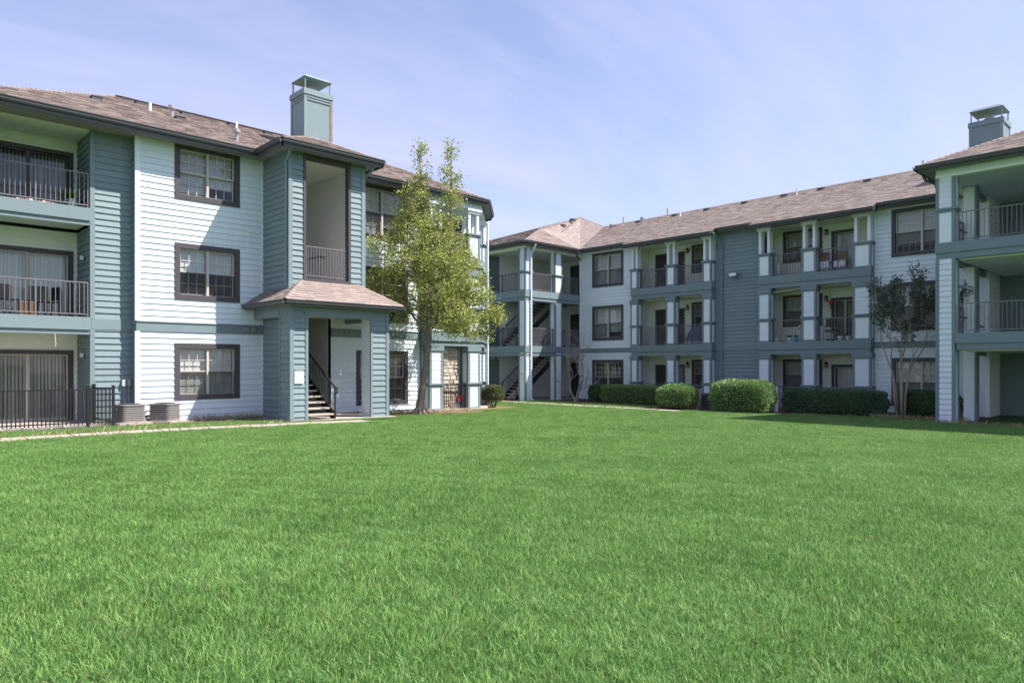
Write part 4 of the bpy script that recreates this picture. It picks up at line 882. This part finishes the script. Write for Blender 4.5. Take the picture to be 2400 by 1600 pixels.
o = thing('wreath', (33.22, 29.1, 4.2), 'gold leafy wreath on the dark door of the middle tower floor', 'wreath'); mb = MB(); c = Vector((33.2, 29.0, 4.15))
for k in range(220): a = U(0, 6.28); mb.leaf(c+Vector((U(-.05,.02), .19*math.cos(a)+U(-.04,.04), .19*math.sin(a)+U(-.04,.04))), .08)
mb.build('foliage', 'gold', o); MB().tube([tuple(c+Vector((.03,.19*math.cos(k*.52),.19*math.sin(k*.52)))) for k in range(13)], .02, 5).build('ring', 'wood', o)
# condenser between the clipped bushes, gate post by the hedge
o = thing('air_conditioner', (28.2, 16.6, -.3), 'dark louvred air conditioner half hidden between the two clipped bushes', 'air conditioner')
MB().box(27.9, 28.5, 16.25, 16.95, -.3, .42).build('casing', 'ac', o)
for k in range(10): MB().box(27.875, 27.9, 16.27, 16.93, -.25+k*.065, -.215+k*.065).build('louvre', 'gutter', o)
o = thing('drain_pipe', (27.9, 13.05, -.3), 'pale square post standing between the big clipped bush and long hedge', 'post'); MB().box(28.17, 28.26, 13.57, 13.66, -.4, .8).build('shaft', 'light_trim', o); MB().box(28.155, 28.275, 13.555, 13.675, .8, .83).build('cap', 'teal_trim', o)

# ================================================================== plants
def blob_leaves(mb, c, r, n, size, shell=.55, flat=1.):
    for _ in range(n):
        d = Vector((random.gauss(0,1), random.gauss(0,1), random.gauss(0,1)))
        if d.length < 1e-3: continue
        d.normalize(); q = shell+(1-shell)*rnd()**.6; p = Vector((c[0]+d.x*r[0]*q, c[1]+d.y*r[1]*q, c[2]+d.z*r[2]*q))
        e = (d+Vector((U(-1,1), U(-1,1), U(-.6,1)))*.9).normalized(); mb.leaf(p, size*U(.6, 1.25), e)
def hedge(name, cx, cy, lx, ly, h, label, m='leaf_hedge', n=5200, size=.07, grp=None, round_=3.2, zoff=0., stems=0., cat='hedge', wob=.05):
    zb = gz(cx)+zoff; o = thing(name, (cx, cy, gz(cx)), label, cat, grp); mb = MB(); core = MB(); z0 = zb+h/2+stems/2; hz = (h-stems)/2
    f = lambda d: (abs(d.x)**round_+abs(d.y)**round_+abs(d.z)**round_)**(-1/round_)
    ph = [U(0, 6) for _ in range(6)]
    for _ in range(int(n*1.5)):
        d = Vector((random.gauss(0,1)*1.0, random.gauss(0,1), random.gauss(0,1)*.8)); 
        # spread samples evenly over a long box
        d = Vector((U(-1,1), U(-1,1), U(-1,1))); k = random.choice((0, 0, 1, 1, 2)); 
        s_ = random.choice((-1, 1)); 
        if k == 0: d.x = s_
        elif k == 1: d.y = s_
        else: d.z = s_ if rnd() < .3 else 1
        t = f(d); wv = 1+wob*(math.sin(d.x*5*lx+ph[0])+math.sin(d.y*5*ly+ph[1])+math.sin(d.z*7+ph[2]))*.5
        q = t*wv*(1-.20*rnd()**2); p = Vector((cx+d.x*q*lx, cy+d.y*q*ly, z0+d.z*q*hz))
        e = (Vector((d.x/lx, d.y/ly, d.z/hz)).normalized()+Vector((U(-1,1), U(-1,1), U(-.5,1)))*.9).normalized(); mb.leaf(p, size*U(.6, 1.3), e)
    mb.build('foliage', m, o)
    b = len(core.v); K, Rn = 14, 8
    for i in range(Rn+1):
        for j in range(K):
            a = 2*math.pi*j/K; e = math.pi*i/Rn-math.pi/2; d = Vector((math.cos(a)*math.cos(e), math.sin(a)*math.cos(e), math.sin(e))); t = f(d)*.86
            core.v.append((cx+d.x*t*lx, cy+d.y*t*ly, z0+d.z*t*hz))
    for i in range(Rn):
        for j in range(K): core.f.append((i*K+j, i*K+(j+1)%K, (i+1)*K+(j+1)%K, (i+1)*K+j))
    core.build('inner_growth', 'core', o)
    if stems:
        for k in range(7): a = k*.9; MB().tube([(cx+.06*math.cos(a),cy+.06*math.sin(a),zb-.05), (cx+.14*math.cos(a),cy+.14*math.sin(a),zb+stems*.6), (cx+.26*math.cos(a),cy+.26*math.sin(a),zb+stems+.1)], [.022,.018,.012], 5).build('stem', 'bark', o)
    return o
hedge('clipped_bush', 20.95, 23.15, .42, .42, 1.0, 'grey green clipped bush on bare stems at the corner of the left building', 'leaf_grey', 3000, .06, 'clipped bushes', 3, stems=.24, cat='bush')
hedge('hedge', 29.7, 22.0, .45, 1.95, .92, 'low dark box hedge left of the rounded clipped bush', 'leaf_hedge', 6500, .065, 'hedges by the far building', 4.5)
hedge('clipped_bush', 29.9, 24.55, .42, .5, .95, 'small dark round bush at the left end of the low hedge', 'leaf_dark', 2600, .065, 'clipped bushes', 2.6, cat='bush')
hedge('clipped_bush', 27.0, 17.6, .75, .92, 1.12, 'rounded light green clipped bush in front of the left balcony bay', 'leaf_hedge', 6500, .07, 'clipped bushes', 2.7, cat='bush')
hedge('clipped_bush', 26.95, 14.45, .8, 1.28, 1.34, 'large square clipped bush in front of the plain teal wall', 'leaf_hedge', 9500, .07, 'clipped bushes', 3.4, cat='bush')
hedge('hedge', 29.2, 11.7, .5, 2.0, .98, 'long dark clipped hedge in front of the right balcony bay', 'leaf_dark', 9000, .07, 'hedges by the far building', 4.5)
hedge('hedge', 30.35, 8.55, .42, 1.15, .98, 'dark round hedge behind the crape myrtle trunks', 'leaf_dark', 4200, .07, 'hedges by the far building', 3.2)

def branch_tree(mb, tips, p, d, L, r, lev, bend=.35, up=.12, split=2, spread=.55, k=6, taper=.7):
    pts = [p.copy()]; rs = [r]; n = 4
    for i in range(n):
        d = (d+Vector((U(-1,1), U(-1,1), U(-1,1)))*bend*.4+Vector((0,0,up))).normalized(); p = p+d*L/n; pts.append(p.copy()); rs.append(r*(1-(1-taper)*(i+1)/n))
    mb.tube(pts, rs, k, cap=(lev == 0))
    if lev == 0: tips.append((p, d)); return
    for i in range(split):
        a = Vector((U(-1,1), U(-1,1), U(-.3,.6))).normalized(); nd = (d+a*spread).normalized(); branch_tree(mb, tips, p, nd, L*U(.62,.85), r*taper*.85, lev-1, bend, up, split, spread, max(4, k-1), taper)
        if lev > 1 and rnd() < .4: q = pts[2]; branch_tree(mb, tips, q, (d+a*-spread).normalized(), L*.6, r*.5, lev-2, bend, up, split, spread, 4, taper)

# street tree in front of building A
T = thing('leafy_tree', (15.3, 20.9, -.14), 'yellow green leafy tree with leaning grey trunk in front of the left building', 'tree')
RT = Vector((.7230, -.6909, 0)); DP = Vector((.6909, .7230, 0)); TB = Vector((15.3, 20.9, -.2))
def tp(r, z, dp=0.): return TB+RT*r+DP*dp+Vector((0, 0, z))     # right, height and depth inside the crown
tr = MB()
tr.tube([tp(-.02,-.05), tp(0,.15), tp(.06,.6), tp(.16,1.3), tp(.27,2.1), tp(.33,2.8), tp(.36,3.3), tp(.38,4.4,.1), tp(.2,5.8,.05), tp(.1,7.2,0), tp(.04,8.6,0), tp(.03,9.8,0)], [.24,.16,.135,.125,.12,.115,.11,.09,.07,.05,.03,.012], 12)
for k in range(6): a = k*1.05; tr.tube([tp(0,.35)+Vector((math.cos(a),math.sin(a),0))*.06, tp(0,.1)+Vector((math.cos(a),math.sin(a),0))*.2, tp(0,-.08)+Vector((math.cos(a),math.sin(a),0))*.42], [.08,.07,.03], 6)
LIM = [([tp(.33,2.9), tp(.05,3.3,-.2), tp(-.45,4.0,-.3), tp(-1.0,4.6,-.4)], .06), ([tp(.36,3.1), tp(.8,3.6,.1), tp(1.6,3.8,.2), tp(2.4,3.9,.2)], .065), ([tp(.37,3.7), tp(.8,4.5,.3), tp(1.1,6.0,.4), tp(1.15,7.6,.2), tp(1.15,9.9,.1)], .07),
       ([tp(.37,4.2), tp(-.1,4.9,-.5), tp(-.8,5.6,-.9), tp(-1.3,6.2,-1.0)], .05), ([tp(.3,5.2), tp(.8,5.6,-.5), tp(1.5,6.0,-.8)], .045), ([tp(.2,5.8), tp(-.3,6.6,.5), tp(-.7,7.4,.6)], .04), ([tp(.36,3.6), tp(.7,3.8,-.6), tp(1.3,3.7,-1.1)], .05), ([tp(.36,3.9), tp(.5,4.6,.8), tp(.4,5.5,1.4)], .05), ([tp(.36,3.4), tp(-.1,3.6,.6), tp(-.6,4.0,1.1)], .045)]
for pts, r in LIM: tr.tube(pts, [r*(1-.7*i/(len(pts)-1)) for i in range(len(pts))], 7)
crown = MB(); tipm = MB(); tw = MB()
BL = [(.02,9.6,0,.26,.6,190), (.0,8.6,0,.42,.6,380), (1.15,9.7,.1,.28,.6,190), (1.2,8.7,.1,.45,.6,340), (1.15,7.9,.15,.50,.5,330), (.0,7.7,0,.72,.6,850), (-.35,7.1,.2,.8,.6,900), (.75,7.0,.1,.75,.6,850), (-.75,6.2,-.3,.75,.6,560),
      (.2,6.3,-.4,1.0,.7,1400), (1.05,6.2,.0,.85,.65,1100), (-.95,5.4,-.6,.75,.55,520), (.0,5.4,-.7,.95,.7,1250), (1.0,5.3,-.7,.95,.7,1300), (1.75,5.6,.1,.6,.55,550), (.5,5.2,.9,1.1,.9,1200), (-1.1,4.7,-.3,.65,.5,420), (-.45,4.3,.4,.7,.55,420),
      (.7,4.4,-.9,.9,.6,1150), (1.6,4.5,-.3,.85,.6,1150), (2.15,4.3,.2,.6,.45,550), (1.3,3.6,-.9,.85,.5,1000), (2.2,3.55,.2,.7,.45,750), (2.75,3.7,.2,.4,.3,280), (.6,3.55,.6,.75,.5,700), (-.55,3.7,-.2,.5,.4,330), (2.3,3.0,.1,.45,.25,260), (1.6,3.05,-.4,.6,.28,420), (-1.45,6.1,-.9,.35,.3,200), (-1.55,4.8,-.5,.35,.3,200), (2.3,5.0,.2,.3,.3,140), (.9,3.9,1.0,.8,.6,700)]
for r, z, dp, a, b, n in BL:
    c = tp(r, z, dp); ncl = max(3, n//12)
    for _ in range(ncl):
        d = Vector((random.gauss(0,1), random.gauss(0,1), random.gauss(0,1))).normalized(); q = (.35+.75*rnd()); e = c+Vector((d.x*a*q, d.y*a*q, d.z*b*q)); s_ = U(.10, .20)
        if rnd() < .8: tw.tube([c+(e-c)*.2, c+(e-c)*.6+Vector((0,0,-.03)), e], [.012,.009,.004], 4, cap=False)
        for _k in range(24):
            g = Vector((random.gauss(0,1), random.gauss(0,1), random.gauss(0,1)))*s_*.62; p = e+g
            (tipm if (rnd() < .055 and g.dot(d) > 0) else crown).leaf(p, U(.06, .108), (g.normalized()*.7+Vector((U(-1,1), U(-1,1), U(-.4,1)))).normalized())
tr.build('trunk', 'bark', T, smooth=True); tw.build('twigs', 'bark', T, 'stuff'); crown.build('crown', 'leaf_tree', T); tipm.build('new_leaves', 'leaf_tip', T)

# crape myrtle before building B
G = thing('crape_myrtle', (29.4, 9.2, -.3), 'multi-stemmed crape myrtle with pale trunks and sparse dark leaves by the right window', 'tree')
st = MB(); tips = []; gb = Vector((29.45, 9.25, -.35))
for k in range(6):
    a = k*1.05+.3; p0 = gb+Vector((math.cos(a), math.sin(a), 0))*.12; d = Vector((math.cos(a)*.11, math.sin(a)*.11, 1)).normalized(); p1 = p0+d*U(1.55, 1.9); mid = (p0+p1)/2+Vector((U(-.06,.06), U(-.06,.06), 0))
    st.tube([p0, mid, p1], [.052,.042,.034], 7); branch_tree(st, tips, p1, (d+Vector((math.cos(a)*.34, math.sin(a)*.34, 0))).normalized(), 1.12, .030, 5, .45, .08, 2, .52, 5, .68)
lf = MB()
for p, d in tips:
    for j in range(20):
        q = p-d*U(-.02, .55)+Vector((random.gauss(0,.045), random.gauss(0,.045), random.gauss(0,.045))); lf.leaf(q, U(.07, .125), (d*.5+Vector((U(-1,1), U(-1,1), U(-.6,.6)))).normalized())
st.build('trunk', 'bark_pale', G, smooth=True); lf.build('crown', 'leaf_myrtle', G)
# leafless shrub by the tower
Z = thing('bare_shrub', (29.0, 25.2, -.3), 'leafless grey shrub leaning in front of the far ground floor window', 'shrub'); st = MB(); tips = []; p0 = Vector((29.0, 25.35, -.35))
for d, L in (((.35,-.42,1), 1.35), ((.15,-.25,1), 1.2), ((-.05,.62,1), 1.05)):
    branch_tree(st, tips, p0, Vector(d).normalized(), L, .058, 5, .55, .03, 2, .75, 6, .68)
st.build('branches', 'twig', Z)

# ================================================================== ground cover
def scatter(name, rects, n, m, kind, label, cat):
    mb = MB()
    for _ in range(n):
        x0, x1, y0, y1 = random.choice(rects); x, y = U(x0, x1), U(y0, y1); z = gz(x)+.01
        if kind == 'chip': mb.leaf(Vector((x, y, z+U(0,.03))), U(.03, .08), Vector((U(-1,1), U(-1,1), U(0,.35))).normalized(), Vector((0,0,1))+Vector((U(-.4,.4),U(-.4,.4),0)))
        else:
            a = U(0, 6.28); d = Vector((math.cos(a)*U(.2,1), math.sin(a)*U(.2,1), U(.5,1.4))).normalized(); L = U(.08, .24); w = Vector((-d.y, d.x, 0)).normalized()*.006; p = Vector((x, y, z))
            mb.quad(p-w, p+w, p+d*L*.6+w*.7, p+d*L+Vector((d.x,d.y,-.3))*L*.2)
    o = mb.build(name, m); o['kind'] = 'stuff'; return tag(o, label, cat)
scatter('mulch', [(28.2,31.4,6.9,27), (28.2,31.4,8,16), (26.1,28.2,12.7,18.5)], 5200, 'mulch', 'chip', 'brown mulch chips in the beds under the far hedges', 'mulch')
scatter('gravel', [(1.5,5.9,20.85,21.15), (5.3,9.5,21.3,22.6), (2,5.3,21.1,22)], 2600, 'metal', 'chip', 'grey stone chips along the black fence', 'gravel')
scatter('dry_grass', [(13.5,18.4,20.6,22.0), (13.5,16.5,21.4,22.4), (7.8,10,22.0,22.4), (26.3,26.7,2,7.3), (28.0,28.6,6.8,10.0), (24.6,24.9,17,29), (-6,9.8,18.3,18.5), (-6,9.8,19.3,19.45)], 3600, 'straw', 'blade', 'dry straw coloured grass tufts along building bases and path edges', 'dry grass')
# lawn: dense grass tiles, instanced over the ground by geometry nodes
def grass_object():
    V_, F_, var = [], [], []
    def tile(k, n, hmin, hmax, w):
        ph = [U(0, 6.28) for _ in range(8)]
        for i in range(n):
            x, y = U(0, 1), U(0, 1); L = U(hmin, hmax)*(1.45 if rnd() < .03 else 1); t2 = 2*math.pi
            lx = .5*math.sin(t2*x+ph[0])*math.cos(t2*y+ph[1])+.35*math.sin(t2*(2*y-x)+ph[2]); ly = .5*math.cos(t2*y+ph[3])*math.sin(t2*x+ph[4])+.35*math.cos(t2*(2*x+y)+ph[5])
            a = U(0, t2); sp = U(.1, .75); dx, dy = lx*.3+math.cos(a)*sp, ly*.3+math.sin(a)*sp; d = Vector((dx, dy, 1.0)).normalized(); b = U(0, t2); ww = Vector((math.cos(b), math.sin(b), 0))*w*U(.6, 1.2)
            p = Vector((x-.5, y-.5, 0)); q = p+d*L*.55; e = p+d*L+Vector((dx, dy, 0))*L*.35-Vector((0,0,L*.12)); j = len(V_)
            V_.extend(tuple(z) for z in (p-ww, p+ww, q+ww*.8, q-ww*.8, e)); F_.append((j,j+1,j+2,j+3)); F_.append((j+3,j+2,j+4)); var.extend([k]*5)
    for k in range(4): tile(k, 4700, .042, .088, .0029)
    reg = [(-3.0, 24.9, -3.0, 18.45, 1.0), (24.9, 26.7, -2, 16.4, .9), (-3.5, 9.6, 19.35, 21.0, .825), (9.6, 13.4, 19.35, 19.75, .4), (13.4, 24.9, 18.45, 20.35, .95), (18.7, 24.9, 20.35, 21.9, .775), (22.0, 24.9, 21.9, 29, 1.0), (25.9, 28.2, 18.6, 27, 1.0), (26.7, 28.2, 7.4, 12.6, .75), (-30, -3.0, -3, 18.45, 1.0)]
    pts, scl = [], []
    for x0, x1, y0, y1, s in reg:
        nx, ny = max(1, round((x1-x0)/s)), max(1, round((y1-y0)/s))
        for i in range(nx):
            for j in range(ny):
                x, y = x0+(i+.5)*(x1-x0)/nx, y0+(j+.5)*(y1-y0)/ny
                if x < -3 and math.hypot(x, y) > 22: continue
                pts.append((x, y, gz(x)+.002)); scl.append(((x1-x0)/nx*1.03, (y1-y0)/ny*1.03, U(.85, 1.12)*(.8 if s < .9 else 1)))
    nb = len(V_); V_ += pts; me = bpy.data.meshes.new('grass'); me.from_pydata(V_, [], F_); me.materials.append(MT['grass'])
    at = me.attributes.new('variant', 'INT', 'POINT'); at.data.foreach_set('value', var+[-1]*len(pts))
    sa = me.attributes.new('tile_scale', 'FLOAT_VECTOR', 'POINT'); sa.data.foreach_set('vector', [0.]*(3*nb)+[c for s in scl for c in s])
    ra = me.attributes.new('turn', 'FLOAT_VECTOR', 'POINT'); ra.data.foreach_set('vector', [0.]*(3*nb)+[c for s in scl for c in (0, 0, (math.pi/2*random.randrange(4)) if abs(s[0]-s[1]) < .08 else math.pi*random.randrange(2))])
    o = bpy.data.objects.new('grass', me); COL.objects.link(o); o['kind'] = 'stuff'; tag(o, 'thick green mown grass covering the lawn between the buildings', 'grass')
    ng = bpy.data.node_groups.new('grass_tiles', 'GeometryNodeTree'); ng.interface.new_socket('Geometry', in_out='INPUT', socket_type='NodeSocketGeometry'); ng.interface.new_socket('Geometry', in_out='OUTPUT', socket_type='NodeSocketGeometry')
    L = ng.links.new; gi = ng.nodes.new('NodeGroupInput'); go = ng.nodes.new('NodeGroupOutput')
    def attr(n, t): a = ng.nodes.new('GeometryNodeInputNamedAttribute'); a.data_type = t; a.inputs['Name'].default_value = n; return a.outputs[0]
    av = attr('variant', 'INT')
    def sel(k):
        c = ng.nodes.new('FunctionNodeCompare'); c.data_type = 'INT'; c.operation = 'EQUAL'; L(av, c.inputs[2]); c.inputs[3].default_value = k
        s = ng.nodes.new('GeometryNodeSeparateGeometry'); s.domain = 'POINT'; L(gi.outputs[0], s.inputs[0]); L(c.outputs[0], s.inputs[1]); return s.outputs[0]
    g2 = ng.nodes.new('GeometryNodeGeometryToInstance')
    for k in range(4): L(sel(k), g2.inputs[0])
    ip = ng.nodes.new('GeometryNodeInstanceOnPoints'); L(sel(-1), ip.inputs['Points']); L(g2.outputs[0], ip.inputs['Instance']); ip.inputs['Pick Instance'].default_value = True
    rv = ng.nodes.new('FunctionNodeRandomValue'); rv.data_type = 'INT'; rv.inputs[4].default_value = 0; rv.inputs[5].default_value = 3; L(rv.outputs[2], ip.inputs['Instance Index'])
    e2 = ng.nodes.new('FunctionNodeEulerToRotation'); L(attr('turn', 'FLOAT_VECTOR'), e2.inputs[0]); L(e2.outputs[0], ip.inputs['Rotation']); L(attr('tile_scale', 'FLOAT_VECTOR'), ip.inputs['Scale'])
    L(ip.outputs[0], go.inputs[0]); md = o.modifiers.new('tiles', 'NODES'); md.node_group = ng
    return o
grass_object()
